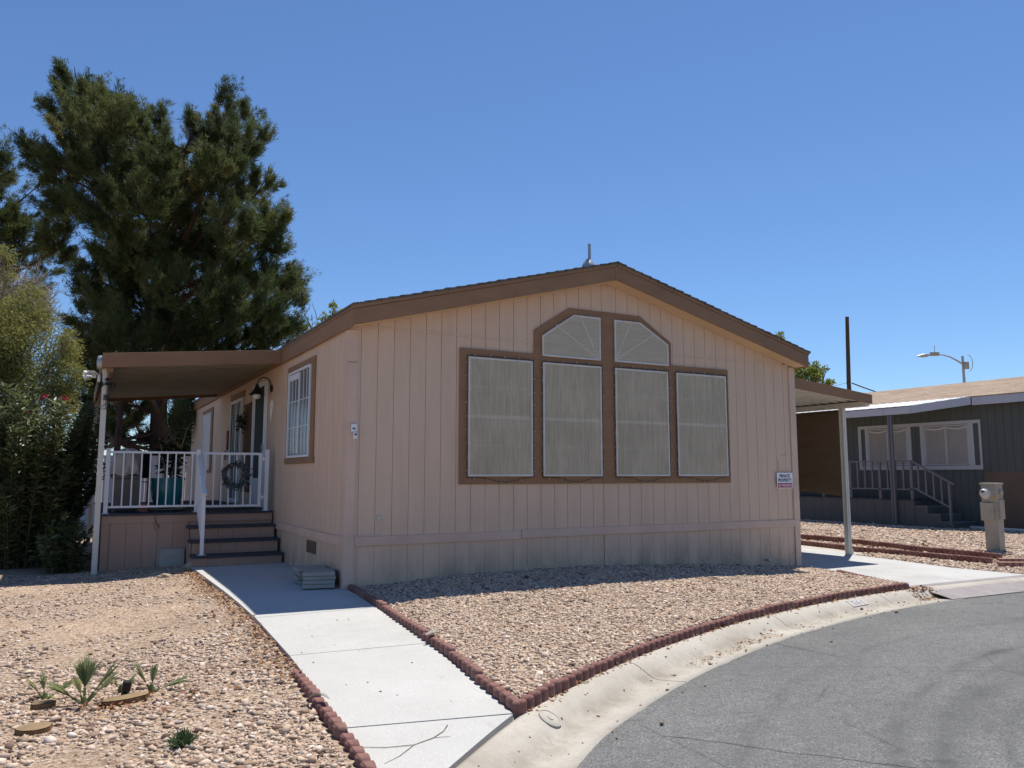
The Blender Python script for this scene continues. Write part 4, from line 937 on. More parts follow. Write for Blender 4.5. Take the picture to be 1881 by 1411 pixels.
m.tube([(-2.09, 5.80, .76), (-1.61, 5.80, .76)], .01, 6); m.tube([(-2.09, 6.2, .76), (-1.61, 6.2, .76)], .01, 6); m.build('frame', M['black'], fc)
m = MB(); m.box(-2.08, -1.62, 5.80, 6.16, 1.13, 1.142); m.build('seat', M['blackfab'], fc)
m = MB(); m.bar((-1.85, 6.03, 1.20), (-1.85, 6.16, 1.60), .46, .01, (0, 1, 0)); m.build('backrest', M['blackfab'], fc)
m = MB(); m.lathe([(.06, .714), (.078, .76), (.09, .81), (.10, .812), (.10, .835), (.085, .835), (.08, .80)], (-1.80, 4.05, 0), 22); tag(m.build('flower_pot', M['terra'], None, smooth=True), 'small empty terracotta pot on the porch floor by the railing', 'pot')
# dead vine trailing over porch edge
m = MB(); m.tube([(-1.80, 3.98, .83), (-1.73, 3.72, .745), (-1.68, 3.64, .70), (-1.66, 3.655, .60), (-1.63, 3.66, .52), (-1.60, 3.66, .49)], .004, 5); m.tube([(-1.66, 3.655, .60), (-1.68, 3.65, .54), (-1.655, 3.65, .47)], .0035, 5); m.tube([(-1.63, 3.66, .53), (-1.61, 3.65, .545)], .006, 5)
tag(m.build('dead_vine', M['bark'], None), 'dry brown vine trailing over the porch edge from the small pot', 'vine')
# wall lamp, wall ornaments
wl_ = thing('wall_lamp', 'black gooseneck wall lantern with a bell shade by the door', 'lamp', (-.05, 4.1, 2.62))
m = MB(); m.lathe([(.055, -.004), (.06, -.012), (.05, -.028), (.02, -.04)], (0, 4.10, 2.63), 18, 0); m.build('backplate', M['black'], wl_, smooth=True)
m = MB(); m.tube([(-.03, 4.10, 2.66)] + [(-.13 + .10 * math.cos(t), 4.10 + .02, 2.70 + .11 * math.sin(t)) for t in np.linspace(0, math.pi, 12)] + [(-.235, 4.12, 2.66)], .009, 8); m.build('arm', M['black'], wl_, smooth=True)
m = MB(); m.lathe([(.022, 2.69), (.030, 2.66), (.05, 2.61), (.085, 2.56), (.125, 2.525), (.120, 2.522), (.045, 2.60)], (-.235, 4.12, 0), 24, cap=False); m.build('lamp_shade', M['black'], wl_, smooth=True)
m = MB(); m.lathe([(.03, 2.57), (.058, 2.535), (.062, 2.50), (.045, 2.465), (.01, 2.45)], (-.235, 4.12, 0), 18); m.build('globe', M['lampglass'], wl_, smooth=True)
m = MB(); pts = [(-.012, 4.0, 2.43), (-.014, 4.0, 2.36), (-.014, 4.03, 2.30), (-.014, 4.05, 2.25), (-.013, 4.07, 2.20), (-.012, 4.09, 2.10)]; m.tube(pts, [.02, .034, .024, .02, .018, .006], 8)
m.tube([(-.013, 3.97, 2.34), (-.013, 4.08, 2.33)], .008, 6); m.tube([(-.013, 4.02, 2.22), (-.013, 4.12, 2.21)], .008, 6)
tag(m.build('wall_ornament', M['white'], None, smooth=True), 'white lizard shaped ornament on the tan wall below the lantern', 'ornament')
tl = thing('wood_trellis', 'brown slatted wood wall panel between the porch doors', 'trellis', (-.03, 6.05, .8))
m = MB(); m.box(-.030, -.004, 5.72, 6.36, .95, .99); m.box(-.030, -.004, 5.72, 6.36, 2.50, 2.54)
for k in range(6): m.box(-.028 if k % 2 else -.026, -.006, 5.73 + k * .11, 5.79 + k * .11, .992, 2.498)
m.build('slats', M['wood'], tl)
hp = thing('hanging_plant', 'small dark trailing plant hanging on the slatted wood panel', 'plant', (-.08, 6.1, 2.15))
m = MB(); m.lathe([(.05, 2.16), (.07, 2.24), (.075, 2.26)], (-.105, 6.1, 0), 14); m.tube([(-.105, 6.1, 2.26), (-.05, 6.1, 2.5)], .003, 5); m.build('basket', M['fibre'], hp)
N = 160; P = np.stack([-.11 + rng.normal(0, .05, N), 6.1 + rng.normal(0, .08, N), 2.20 + rng.normal(0, .08, N)], -1); U = rng.normal(0, .05, (N, 3)); Wd = np.cross(U, rng.normal(0, 1, U.shape)); Wd *= (.014 / np.linalg.norm(Wd, axis=1))[:, None]; quads('leaves', P, U, Wd, M['potleaf'], rng.random(N), hp)
m = MB(); m.box(-.035, -.004, 8.10, 8.22, 1.75, 2.15); m.box(-.06, -.036, 8.12, 8.20, 1.55, 1.74); tag(m.build('wall_plaque', M['terra'], None, bevel=.006), 'dark narrow plaque on the wall past the sliding porch door', 'plaque')

# pavers
def paver(x, y, z, rz, w=.33, d=.30, h=.042, label='', group=None, mat='paver'):
    m = MB(); m.box(-w / 2, w / 2, -d / 2, d / 2, 0, h); o = m.build('paver', M[mat], None, bevel=.006, org=(0, 0, 0)); o.location = (x, y, z); o.rotation_euler = (0, 0, rz)
    tag(o, label, 'paver', group); return o
for k, nm in enumerate(('bottom', 'second from bottom', 'third from bottom', 'topmost')):
    paver(-.215 + random.uniform(-.01, .01), .26 + random.uniform(-.012, .012), .001 + k * .0445, -.22 + random.uniform(-.05, .05), .35, .36, label='grey square paver, %s of the stack nearest the house corner' % nm, group='pavers stacked by the wall')
for k, nm in enumerate(('bottom', 'second from bottom', 'third from bottom', 'topmost')):
    paver(-.20 + random.uniform(-.012, .012), .66 + random.uniform(-.015, .015), .001 + k * .0445, -.08 + random.uniform(-.06, .06), .34, .36, label='grey square paver, %s of the stack nearest the porch steps' % nm, group='pavers stacked by the wall')
for (x, y, tilt, yaw, lab) in ((-1.43, 3.53, 1.30, .03, 'front'), (-1.46, 3.60, 1.36, -.04, 'rear')):
    m = MB(); m.box(-.165, .165, -.021, .021, 0, .29); o = m.build('paver', M['paver'], None, bevel=.006, org=(0, 0, 0)); o.location = (x, y, -.085); o.rotation_euler = (-(math.pi / 2 - tilt), 0, yaw)
    tag(o, 'grey square paver, %s one of two leaning against the porch skirt' % lab, 'paver', 'pavers leaning on the porch')
def rock(x, y, z, s, label, mat='rock'):
    bm = bmesh.new(); bmesh.ops.create_icosphere(bm, subdivisions=3, radius=1)
    for v in bm.verts:
        n = v.co.normalized(); v.co = Vector((n.x * s[0], n.y * s[1], n.z * s[2])) * (1 + .14 * math.sin(n.x * 5 + n.z * 3) + .1 * math.sin(n.y * 7 + n.x * 4))
    me = bpy.data.meshes.new('rock'); bm.to_mesh(me); bm.free(); me.materials.append(M[mat]); o = bpy.data.objects.new('rock', me); link(o); o.location = (x, y, z); tag(o, label, 'rock'); return o
rock(-1.245, 2.98, .02, (.07, .06, .06), 'tan fist sized rock at the foot of the porch steps')
rock(-1.62, 2.35, -.03, (.09, .06, .03), 'flat pale rock on the gravel a step from the leaning pavers')

# ------------------------------------------------------------------ edging blocks
def edger_mesh():
    n = 6; Lx = .606; p = Lx / n; r = p / 2; m = MB()
    for k in range(n):
        c0 = -Lx / 2 + r + k * p; U_ = np.cos(np.linspace(math.pi, 0, 11)); q = len(m.v)
        for u in U_:
            h = math.sqrt(max(0, 1 - u * u)); x = c0 + r * u * .985; yf = -.010 - r * .60 * h; zt_ = .066 + .030 * h
            m.v += [(x, yf, 0), (x, yf, zt_ - .012), (x, yf + .012, zt_), (x, .026, zt_ - .004), (x, .031, 0)]
        for i in range(len(U_) - 1):
            for j in range(4): a = q + i * 5 + j; m.f.append((a, a + 5, a + 6, a + 1))
        e = q + (len(U_) - 1) * 5; m.f += [tuple(q + j for j in range(5)), tuple(e + j for j in range(5))[::-1]]
    return m.build('edging_block', M['redblock'], None, org=(0, 0, 0), smooth=True)
proto = edger_mesh(); used = [False]
def lay(path, zf, label, group, lean=0, start=0, mat=None):
    P = np.array(path, float); seg = np.linalg.norm(np.diff(P, axis=0), axis=1); S = np.concatenate([[0], np.cumsum(seg)]); s = start
    pos = lambda q: np.array([np.interp(q, S, P[:, 0]), np.interp(q, S, P[:, 1])]); nb_ = max(1, round(S[-1] / .614)); st = S[-1] / nb_
    for k in range(nb_):
        a, b_ = pos(k * st), pos((k + 1) * st); c = (a + b_) / 2
        if used[0]: o = proto.copy(); COL.objects.link(o)
        else: o = proto; used[0] = True
        o.location = (c[0], c[1], float(zf(c[0], c[1])) + random.uniform(-.007, .007)); o.scale = (np.linalg.norm(b_ - a) / .610, 1, 1); o.rotation_euler = (lean + random.uniform(-.05, .05), random.uniform(-.014, .014), math.atan2(b_[1] - a[1], b_[0] - a[0]) + random.uniform(-.03, .03))
        tag(o, label, 'edging', group)
kp = [(-.345, -4.585)] + [(x - .0, y + .035) for x, y in CB if -.30 < x < 6.5]
lay(kp, lambda x, y: -.168, 'red scalloped concrete edging block in the curved row behind the kerb', 'edging blocks along the kerb')
lay([(wr(y) + .040, y) for y in np.linspace(-.02, -4.56, 30)], lambda x, y: walk_z(y) - .034, 'red scalloped concrete edging block between the walk and the window bed', 'edging blocks beside the window bed', start=0)
lay([(wl(y) - .045, y) for y in np.linspace(-3.22, -5.9, 20)], lambda x, y: walk_z(y) - .050, 'red scalloped concrete edging block between the walk and the palm seedlings', 'edging blocks beside the palm yard')
lay([(6.98, -.92), (6.75, -1.44), (6.48, -2.2), (6.46, -2.38)][::-1], lambda x, y: -.19, 'red scalloped concrete edging block between the window bed and the driveway', 'edging blocks beside the driveway')
lay([(10.42, 6.2), (10.40, 2.8), (10.27, 1.6), (10.05, 1.08), (10.3, .53), (10.27, -.04), (10.2, -.79), (10.27, -1.20)], lambda x, y: -.165, 'red scalloped concrete edging block in the front row of the double edging past the drive', 'front row of the double edging')
lay([(11.5, 6.5), (11.47, 3.7), (11.45, 2.54), (11.27, 2.05), (11.05, 1.0), (10.9, .13), (10.95, -.5), (10.9, -1.0)], lambda x, y: -.140, 'red scalloped concrete edging block in the rear row of the double edging past the drive', 'rear row of the double edging')
for i, (x, y, rz) in enumerate(((10.28, -1.58, -.55), (10.83, -1.26, -.5))):
    o = proto.copy(); o.data = proto.data.copy(); o.data.materials[0] = M['redblock2']; COL.objects.link(o); o.location = (x, y, -.125); o.rotation_euler = (R(90), 0, rz)
    tag(o, ('faded edging block lying flat at the end of the double edging, nearest the street', 'faded edging block lying flat in front of the meter pedestal')[i], 'edging')

# kerb details
m = MB(); m.lathe([(.074, -.012), (.074, .004), (.070, .005), (.067, .001), (.063, .004), (.02, .005), (.02, .009), (.004, .009)], (0, 0, 0), 32)
o = m.build('valve_cover', M['curb'], None, org=(0, 0, 0), smooth=True); i_ = np.argmin(np.hypot(CB[:, 0] + .23, CB[:, 1] + 4.55)); td = CB[i_ + 1] - CB[i_ - 1]; td /= np.linalg.norm(td); nn2 = np.array([td[1], -td[0]])
o.location = (*(CB[i_] + nn2 * .145), -.1745); o.rotation_euler = Vector((nn2[0] * .53, nn2[1] * .53, 1)).normalized().to_track_quat('Z', 'Y').to_euler(); tag(o, 'round concrete valve cover set in the kerb below the walk corner', 'valve cover')
kn = thing('kerb_number', 'faded blue house number stencilled on a white patch on the kerb', 'house number', (5.15, -2.66, -.15))
i5 = np.argmin(abs(CB[:, 0] - 5.15)); tdir = CB[i5 + 1] - CB[i5 - 1]; tdir /= np.linalg.norm(tdir); nd2 = np.array([tdir[1], -tdir[0]])
a0 = CB[i5] + nd2 * .135; xd = np.array([tdir[0], tdir[1], 0]); yd = -np.array([nd2[0], nd2[1], 0]) * .88 + np.array([0, 0, .47]); yd /= np.linalg.norm(yd)
org = np.array([a0[0], a0[1], -.1725]); nrm = np.cross(xd, yd)
m = MB(); c4 = [org + xd * a + yd * b_ for a, b_ in ((-.16, -.058), (.16, -.058), (.16, .05), (-.16, .05))]; m.add([q - nrm * .004 for q in c4] + [q + nrm * .004 for q in c4], [(0, 3, 2, 1), (4, 5, 6, 7), (0, 1, 5, 4), (1, 2, 6, 5), (2, 3, 7, 6), (3, 0, 4, 7)]); m.build('painted_patch', M['paintwhite'], kn)
text('lettering', '561', .22, .075, org - xd * .11 - yd * .042 + nrm * .0045, M['paintblue'], kn, tuple(xd), tuple(yd), .002, .01)
rp = MB(); V0 = []
for t in np.linspace(0, 1, 7): V0.append((lerp(-2.22, -2.90, t), lerp(-.150, -.216, t) + .012 * math.sin(t * math.pi)))
for y_, z_ in V0: rp.v += [(6.66 - .10 * (y_ + 2.22) / -.6 * 1., y_, z_), (10.6, y_ - .13, z_), (6.66 - .10 * (y_ + 2.22) / -.6, y_, z_ - .008), (10.6, y_ - .13, z_ - .008)]
for i in range(6):
    a = i * 4; b_ = a + 4; rp.f += [(a, a + 1, b_ + 1, b_), (a + 2, b_ + 2, b_ + 3, a + 3), (a, b_, b_ + 2, a + 2), (a + 1, a + 3, b_ + 3, b_ + 1)]
rp.f += [(0, 2, 3, 1), (24, 25, 27, 26)]
tag(rp.build('ramp_plate', M['plate'], None), 'diamond plate steel ramp bridging the gutter at the driveway', 'ramp')

# ------------------------------------------------------------------ carport
cp = thing('carport', 'brown edged corrugated metal carport roof on cream posts', 'carport', (8.4, 4, -.165))
fx0, fx1 = 7.315, 9.57
cb_ = lambda x: lerp(2.712, 2.500, (x - 7.27) / 2.3)
m = MB(); m.prism([(fx0, cb_(fx0)), (fx1, cb_(fx1)), (fx1, cb_(fx1) + .160), (fx0, cb_(fx0) + .178)], 1, .30, .325); m.build('fascia', M['trim'], cp, bevel=.003)
m = MB(); m.box(fx1 - .025, fx1, .3255, 9, cb_(fx1) + .002, cb_(fx1) + .158); m.build('fascia', M['trim'], cp, bevel=.003)
m = MB(); V0 = []; yy = .34
while yy < 9:
    V0 += [(yy, 0), (yy + .06, 0), (yy + .13, .055), (yy + .19, .055)]; yy += .20
k = len(V0); zz = lambda x: cb_(x) + .055
vs = [(fx0 - .03, y, zz(fx0 - .03) + d) for y, d in V0] + [(fx1 - .03, y, zz(fx1 - .03) + d) for y, d in V0]; vs += [(x, y, z + .012) for x, y, z in vs]
m.add(vs, [(i, i + 1, k + i + 1, k + i) for i in range(k - 1)] + [(2 * k + i, 3 * k + i, 3 * k + i + 1, 2 * k + i + 1) for i in range(k - 1)]); m.build('roof_panel', M['cream'], cp)
m = MB(); m.box(fx1 - .125, fx1 - .03, .345, 9, 2.455, 2.545); m.build('beam', M['cream'], cp)
for yy in (.86, 5.2):
    m = MB(); m.box(9.48, 9.565, yy, yy + .018, -.165, 2.453); m.box(9.48, 9.565, yy + .072, yy + .09, -.165, 2.453); m.box(9.495, 9.55, yy + .018, yy + .072, -.165, 2.453); m.box(9.515, 9.53, yy - .008, yy, -.165, 2.453); m.build('post', M['cream'], cp, bevel=.003)
m = MB(); m.lathe([(.05, -.165), (.055, -.10), (.03, -.06), (.01, -.05)], (9.60, .93, 0), 12); m.build('post_foot', M['cream'], cp, smooth=True)
sc = MB(); nyy, nzz = 40, 14; vs = []
for i in range(nyy):
    yq = lerp(.96, 5.1, i / (nyy - 1)); zb = .86 + .10 * math.sin((yq - .96) / .5) * .4 + .03 * (yq - .96)
    for j in range(nzz): t = j / (nzz - 1); vs.append((9.515 + .012 * math.sin(yq * 3 + t * 4) * t, yq, lerp(2.44, zb, t)))
sc.add(vs, [(i * nzz + j, i * nzz + j + 1, (i + 1) * nzz + j + 1, (i + 1) * nzz + j) for i in range(nyy - 1) for j in range(nzz - 1)])
o = sc.build('shade_screen', M['fabric'], None, smooth=True); md = o.modifiers.new('thick', 'SOLIDIFY'); md.thickness = .004; tag(o, 'brown woven shade cloth hanging along the outer side of the carport', 'shade screen')

# ------------------------------------------------------------------ neighbour
nb = thing('manufactured_home', 'slate grey manufactured home with a tan shingled roof and white framed windows', 'house', (21.6, 6, -.17))
XW = 18.0; y0n, y1n = -4.5, 22
m = MB(); ys = list(np.arange(y0n, y1n, .2032)) + [y1n]
for a, b_ in zip(ys[:-1], ys[1:]):
    if a > 2.2 and False: pass
    m.box(XW, XW + .02, a + .004, b_ - .004, .45 if b_ < 3.40 else -.22, 3.12)
m.box(XW + .012, XW + .1, y0n, y1n, -.25, 3.1); m.box(XW + .1, XW + 7.2, y0n, y0n + .1, -.25, 3.1); m.box(XW + .1, XW + 7.2, y1n - .1, y1n, -.25, 3.1); m.box(XW + 7.1, XW + 7.2, y0n + .1, y1n - .1, -.25, 3.1)
m.build('wall', M['nbwall'], nb)
m = MB(); m.box(XW - .022, XW - .001, y0n, 3.385, -.22, 1.335); m.build('skirt_panel', M['nbbrown'], nb, bevel=.004)
rzn = lambda x: lerp(3.29, 4.13, (x - 17.68) / 3.95)
m = MB(); m.prism([(17.66, rzn(17.66)), (21.63, rzn(21.63)), (25.6, rzn(17.66)), (25.6, rzn(17.66) - .03), (21.63, rzn(21.63) - .03), (17.66, rzn(17.66) - .03)], 1, y0n - .3, y1n + .3); nroof = m.build('roof', M['nbshingle'], nb)
m = MB(); m.box(17.66, 17.69, y0n - .3, 3.40, 3.05, 3.262); m.build('fascia', M['nbfascia'], nb, bevel=.004)
m = MB(); m.box(17.692, 17.999, y0n - .3, y1n, 3.10, 3.118); m.build('soffit', M['nbskirt'], nb)
# windows: one long white trim band with two windows and dark side panels
m = MB(); xa, xb = XW - .03, XW - .001
m.box(xa, xb, 3.405, 7.118, 2.60, 2.693); m.box(xa, xb, 3.405, 7.118, 1.388, 1.500)
for a, b_ in ((3.405, 3.462), (3.605, 3.742), (4.995, 5.11), (5.39, 5.51), (6.78, 6.88), (7.02, 7.118)): m.box(xa, xb, a, b_, 1.501, 2.599)
m.build('window_trim', M['nbtrim'], nb, bevel=.004)
for a, b_ in ((3.745, 4.99), (5.513, 6.775)):
    m = MB(); w_ = .035; m.box(XW - .024, XW - .002, a, a + w_, 1.515, 2.59); m.box(XW - .024, XW - .002, b_ - w_, b_, 1.515, 2.59); m.box(XW - .024, XW - .002, a + w_, b_ - w_, 2.555, 2.59); m.box(XW - .024, XW - .002, a + w_, b_ - w_, 1.515, 1.55); mid = (a + b_) / 2; m.box(XW - .026, XW - .002, mid - .025, mid + .025, 1.551, 2.554)
    w = m.build('window', M['nbtrim'], nb, bevel=.003)
    m = MB(); m.box(XW - .006, XW - .003, a + .02, b_ - .02, 1.54, 2.57); m.build('pane', M['darkglass'], w)
    m = MB(); nsl = 14
    for k in range(nsl):
        p, q = lerp(a + w_, b_ - w_, k / nsl), lerp(a + w_, b_ - w_, (k + 1) / nsl); m.add([(XW - .011, p + .001, 1.555), (XW - .0065, q + .002, 1.555), (XW - .0065, q + .002, 2.55), (XW - .011, p + .001, 2.55)], [(0, 1, 2, 3)])
    m.build('blind', M['blind'], w)
    m = MB()
    for s0, s1 in ((a + w_, mid - .03), (mid + .03, b_ - w_)):
        m.tube([(XW - .012, lerp(s0, s1, t), 2.525 - .045 * math.sin(t * math.pi)) for t in np.linspace(0, 1, 9)], .014, 6)
    m.build('valance', M['nbpan'], w)
# neighbour's awning
aw = thing('porch_awning', 'white pan roof awning with a pale blue edge over the grey porch', 'awning', (17.2, 8, 0))
xo = 16.9; pts2 = [(xo, 20), (xo, 4.60), (17.69, 3.42), (17.69, 20)]; za = lambda x: lerp(3.10, 3.285, (x - xo) / .79)
m = MB(); m.add([(x, y, za(x) + .004) for x, y in pts2] + [(x, y, za(x) - .02) for x, y in pts2], [(0, 1, 2, 3), (7, 6, 5, 4), (0, 4, 5, 1), (1, 5, 6, 2), (2, 6, 7, 3), (3, 7, 4, 0)]); 
for k in range(60):
    yy = 3.6 + k * .25; xs_ = xo if yy > 4.6 else lerp(17.69, xo, (yy - 3.42) / 1.18); m.bar((xs_, yy, za(xs_) + .007), (17.69, yy, za(17.69) + .007), .05, .010)
m.build('roof_panel', M['nbpan'], aw)
m = MB()
for p, q in (((xo, 20), (xo, 5.45)), ((xo, 5.44), (xo, 4.605)), ((xo + .003, 4.60), (17.66, 3.425))):
    (xa, ya), (xb, yb) = p, q; d = Vector((xb - xa, yb - ya, 0)).normalized(); nn_ = Vector((d.y, -d.x, 0)) * .02
    a4 = [(xa, ya, za(xa) - .21), (xb, yb, za(xb) - .21), (xb, yb, za(xb)), (xa, ya, za(xa))]; m.add(a4 + [(x - nn_.x, y - nn_.y, z) for x, y, z in a4], [(0, 1, 2, 3), (7, 6, 5, 4), (0, 4, 5, 1), (1, 5, 6, 2), (2, 6, 7, 3), (3, 7, 4, 0)])
m.build('fascia', M['nbfascia'], aw)
for yy in (5.23, 9.35):
    m = MB(); m.box(16.93, 16.99, yy, yy + .05, -.17, 2.89); m.box(16.93, 16.99, yy + .08, yy + .13, -.17, 2.89); m.box(16.95, 16.97, yy + .05, yy + .08, -.17, 2.89); m.box(16.88, 17.04, yy - .05, yy + .18, -.17, -.155); m.build('post', M['nbrail'], aw, bevel=.003)
# deck
nd = thing('porch_deck', 'grey skirted porch deck with white edged steps on the slate home', 'porch', (17.5, 7, -.17))
m = MB(); m.box(17.0, 17.997, 4.72, 12, .56, .60); m.build('deck_floor', M['deck'], nd)
m = MB()
yy = 4.74
while yy < 12: m.box(17.02, 17.04, yy + .003, yy + .297, -.22, .559); yy += .30
m.box(17.04, 17.99, 4.76, 4.78, -.2, .559); m.build('skirt', M['nbskirt'], nd)
for yf, zt_ in ((4.36, .435), (4.015, .238), (3.67, .050)):
    m = MB(); m.box(16.985, 17.97, yf, yf + .35, zt_ - .03, zt_); m.box(16.985, 17.0, yf - .0, yf + .022, zt_ - .20, zt_ - .031); m.build('step_tread', M['nbrail'], nd)
m = MB(); m.prism([(3.69, -.2), (3.69, .018), (4.03, .018), (4.03, .206), (4.38, .206), (4.38, .403), (4.72, .403), (4.72, -.2)], 0, 17.0, 17.02)
for yf, za_, zb_ in ((4.38, .238, .405), (4.035, .05, .208), (3.69, -.2, .02)): m.box(17.018, 17.96, yf, yf + .01, za_, zb_)
m.build('stringer', M['nbskirt'], nd)
nr = thing('porch_railing', 'grey wooden railing with balusters along the slate home porch and steps', 'railing', (17.0, 6, .6))
m = MB(); m.box(16.98, 17.03, 4.70, 12, 1.60, 1.645); m.build('rail', M['nbrail'], nr); m = MB(); m.box(16.985, 17.025, 4.72, 12, .845, .88); m.build('rail', M['nbrail'], nr)
yy = 4.74; k = 0
while yy < 9.5:
    m = MB(); big = k % 4 == 0; m.box(16.985, 17.025 if not big else 17.04, yy, yy + (.045 if not big else .07), .601 if big else .881, 1.599); m.build('post' if big else 'baluster', M['nbrail'], nr); yy += .24; k += 1
hz2 = lambda y: lerp(1.01, 1.605, (y - 3.61) / 1.1)
m = MB(); m.bar((17.0, 3.60, hz2(3.60)), (17.0, 4.70, hz2(4.70)), .05, .045); m.build('rail', M['nbrail'], nr); m = MB(); m.bar((17.0, 3.74, hz2(3.74) - .66), (17.0, 4.70, hz2(4.70) - .70), .04, .04); m.build('rail', M['nbrail'], nr)
m = MB(); m.box(16.975, 17.03, 3.70, 3.755, -.03, 1.04); m.build('post', M['nbrail'], nr)
for k in range(4): yy = 3.92 + k * .21; m = MB(); m.box(16.985, 17.02, yy, yy + .04, hz2(yy) - .68, hz2(yy) - .02); m.build('baluster', M['nbrail'], nr)
m = MB(); m.tube([(17.6, 3.6, -.10), (17.55, 1.5, -.10), (17.55, -4, -.10)], .045, 10); tag(m.build('ground_pipe', M['cream'], None, smooth=True), 'pale pipe lying on the gravel along the slate home', 'pipe')
m = MB(); 
for k in range(7): a = k * .9; m.tube([(14.9 + .05 * math.cos(a), -.15 + .05 * math.sin(a), -.11), (14.9 + .16 * math.cos(a + .8), -.15 + .22 * math.sin(a + .8), -.095)], .012, 6)
tag(m.build('hose_scrap', M['black'], None), 'black hose scrap on the gravel behind the meter pedestal', 'hose')

# meter pedestal
mp = thing('meter_pedestal', 'weathered grey electric meter pedestal standing in the gravel', 'meter pedestal', (12.0, -.2, -.17))
A = R(-88)
def rot(m_):
    c0, s0 = math.cos(A), math.sin(A); m_.v = [(12.13 + .84 * (x * c0 - y * s0), -.19 + .84 * (x * s0 + y * c0), z) for x, y, z in m_.v]; return m_
m = MB(); m.box(-.15, .15, -.11, .12, -.14, .74); m.box(-.165, .165, -.125, .13, .76, 1.07); m.box(-.155, .152, -.115, .122, .74, .76); rot(m).build('body', M['greymetal'], mp, bevel=.008)
m = MB(); m.box(-.185, .18, -.145, .145, 1.071, 1.105); rot(m).build('cap', M['greymetal'], mp, bevel=.008)
m = MB(); m.lathe([(.10, -.126), (.105, -.165), (.082, -.168), (.08, -.245), (.07, -.262), (.01, -.268)], (-.055, 0, .915), 26, 1); rot(m).build('meter', M['lampglass'], mp, smooth=True)
m = MB(); m.lathe([(.085, -.13), (.1, -.29)], (-.09, 0, 5), 4, 1); m.v = []; m.f = []; m.box(-.09, -.02, -.2705, -.267, .93, .955); rot(m).build('meter_face', M['black'], mp)
m = MB(); m.box(-.185, .085, -.165, -.112, .42, .745); rot(m).build('breaker_door', M['greymetal'], mp, bevel=.008)
m = MB(); m.box(.1525, .20, -.07, .10, .45, .80); m.lathe([(.06, .166), (.06, .205), (.03, .215)], (0, .02, .93), 16, 0); m.box(.16, .17, .0, .04, .79, .90); rot(m).build('side_box', M['greymetal'], mp, bevel=.004)
m = MB(); m.box(.10, .155, -.1275, -.1255, .80, .86); rot(m).build('warning_label', M['tyre'], mp)
m = MB(); m.box(-.165, .165, -.125, .135, -.175, -.13); rot(m).build('plinth', M['nbskirt'], mp)
m = MB(); m.box(-.5, .55, -.35, .35, -.2, -.137); tag(rot(m).build('meter_pad', M['drive'], None, bevel=.01), 'pale concrete pad under the meter pedestal', 'pad')

# utility pole, cables, street lamp
m = MB(); m.tube([(31.5, 17.95, -.2), (31.33, 17.82, 5.9), (31.07, 17.53, 9.18)], [.125, .105, .088], 14); 
pl = thing('utility_pole', 'dark weathered wooden pole with its top cut flat', 'pole', (31.5, 17.95, -.2)); m.build('shaft', M['pole'], pl, smooth=True)
m = MB(); m.tube([(31.20, 17.85, 5.86), (31.42, 17.78, 5.86)], .03, 8); m.build('bracket', M['black'], pl)
m = MB(); m.tube([lerp(np.array((31.4, 17.7, 5.84)), np.array((34.5, 13.8, 4.3)), t) - np.array((0, 0, .25 * math.sin(t * math.pi))) for t in np.linspace(0, 1, 10)], .03, 6); tag(m.build('overhead_cable', M['black'], None), 'thick overhead cable running from the wooden pole down behind the tan roof', 'cable')
m = MB(); m.tube([lerp(np.array((31.25, 17.85, 5.86)), np.array((24.5, 24, 4.6)), t) - np.array((0, 0, .25 * math.sin(t * math.pi))) for t in np.linspace(0, 1, 10)], .010, 6); tag(m.build('overhead_cable', M['black'], None), 'thin overhead wire running from the wooden pole toward the carport tree', 'cable')
sl = thing('street_lamp', 'curved arm street lamp with an equipment box behind the tan roof', 'street lamp', (41.5, 18.1, -.2))
m = MB(); m.tube([(41.6, 18.15, -.2), (41.34, 17.99, 6.5), (41.18, 17.90, 7.95)], [.09, .075, .065], 12); m.build('shaft', M['galv'], sl, smooth=True)
m = MB(); m.tube([(41.2, 17.94, 7.50), (40.9, 18.08, 7.70), (40.55, 18.24, 7.90), (40.2, 18.43, 8.01), (39.79, 18.64, 8.05), (39.4, 18.86, 8.01)], [.05, .045, .04, .035, .033, .03], 8); m.build('arm', M['galv'], sl, smooth=True)
m = MB(); m.tube([(39.5, 18.80, 8.0), (39.36, 18.88, 7.985), (39.15, 19.0, 7.96), (38.9, 19.15, 7.945)], [.05, .10, .10, .02], 10); m.build('lamp_head', M['galv'], sl, smooth=True)
m = MB(); m.bar((39.98, 18.54, 8.06), (39.58, 18.76, 8.06), .2, .20); m.tube([(39.79, 18.64, 8.1), (39.79, 18.64, 8.55)], .018, 6); m.build('equipment_box', M['greymetal'], sl)
m = MB(); m.tube([(41.45 + .35 * math.cos(t) * .6, 17.77 - .35 * math.cos(t) * .4, 7.55 + .48 * math.sin(t)) for t in np.linspace(-1.5, 1.5, 12)], .018, 6); m.bar((41.22, 17.88, 7.4), (41.42, 17.76, 7.4), .25, .4); m.build('antenna_ring', M['greymetal'], sl)

# white vinyl fence beyond the porch
fn = thing('vinyl_fence', 'white vinyl board fence seen between the shrub and the porch', 'fence', (-6, 15.6, -.1))
m = MB(); xx = -16
while xx < 4.5: m.box(xx + .004, xx + .146, 15.6, 15.62, -.15, 1.70); xx += .15
m.box(-16, 4.5, 15.585, 15.635, 1.70, 1.78); m.box(-16, 4.5, 15.58, 15.64, 1.33, 1.43); m.box(-16, 4.5, 15.58, 15.64, -.1, .02); m.build('board_panel', M['vinyl'], fn)
for k in range(9): m = MB(); m.box(-16 + k * 2.4, -15.89 + k * 2.4, 15.555, 15.665, -.15, 1.86); m.build('post', M['vinyl'], fn)
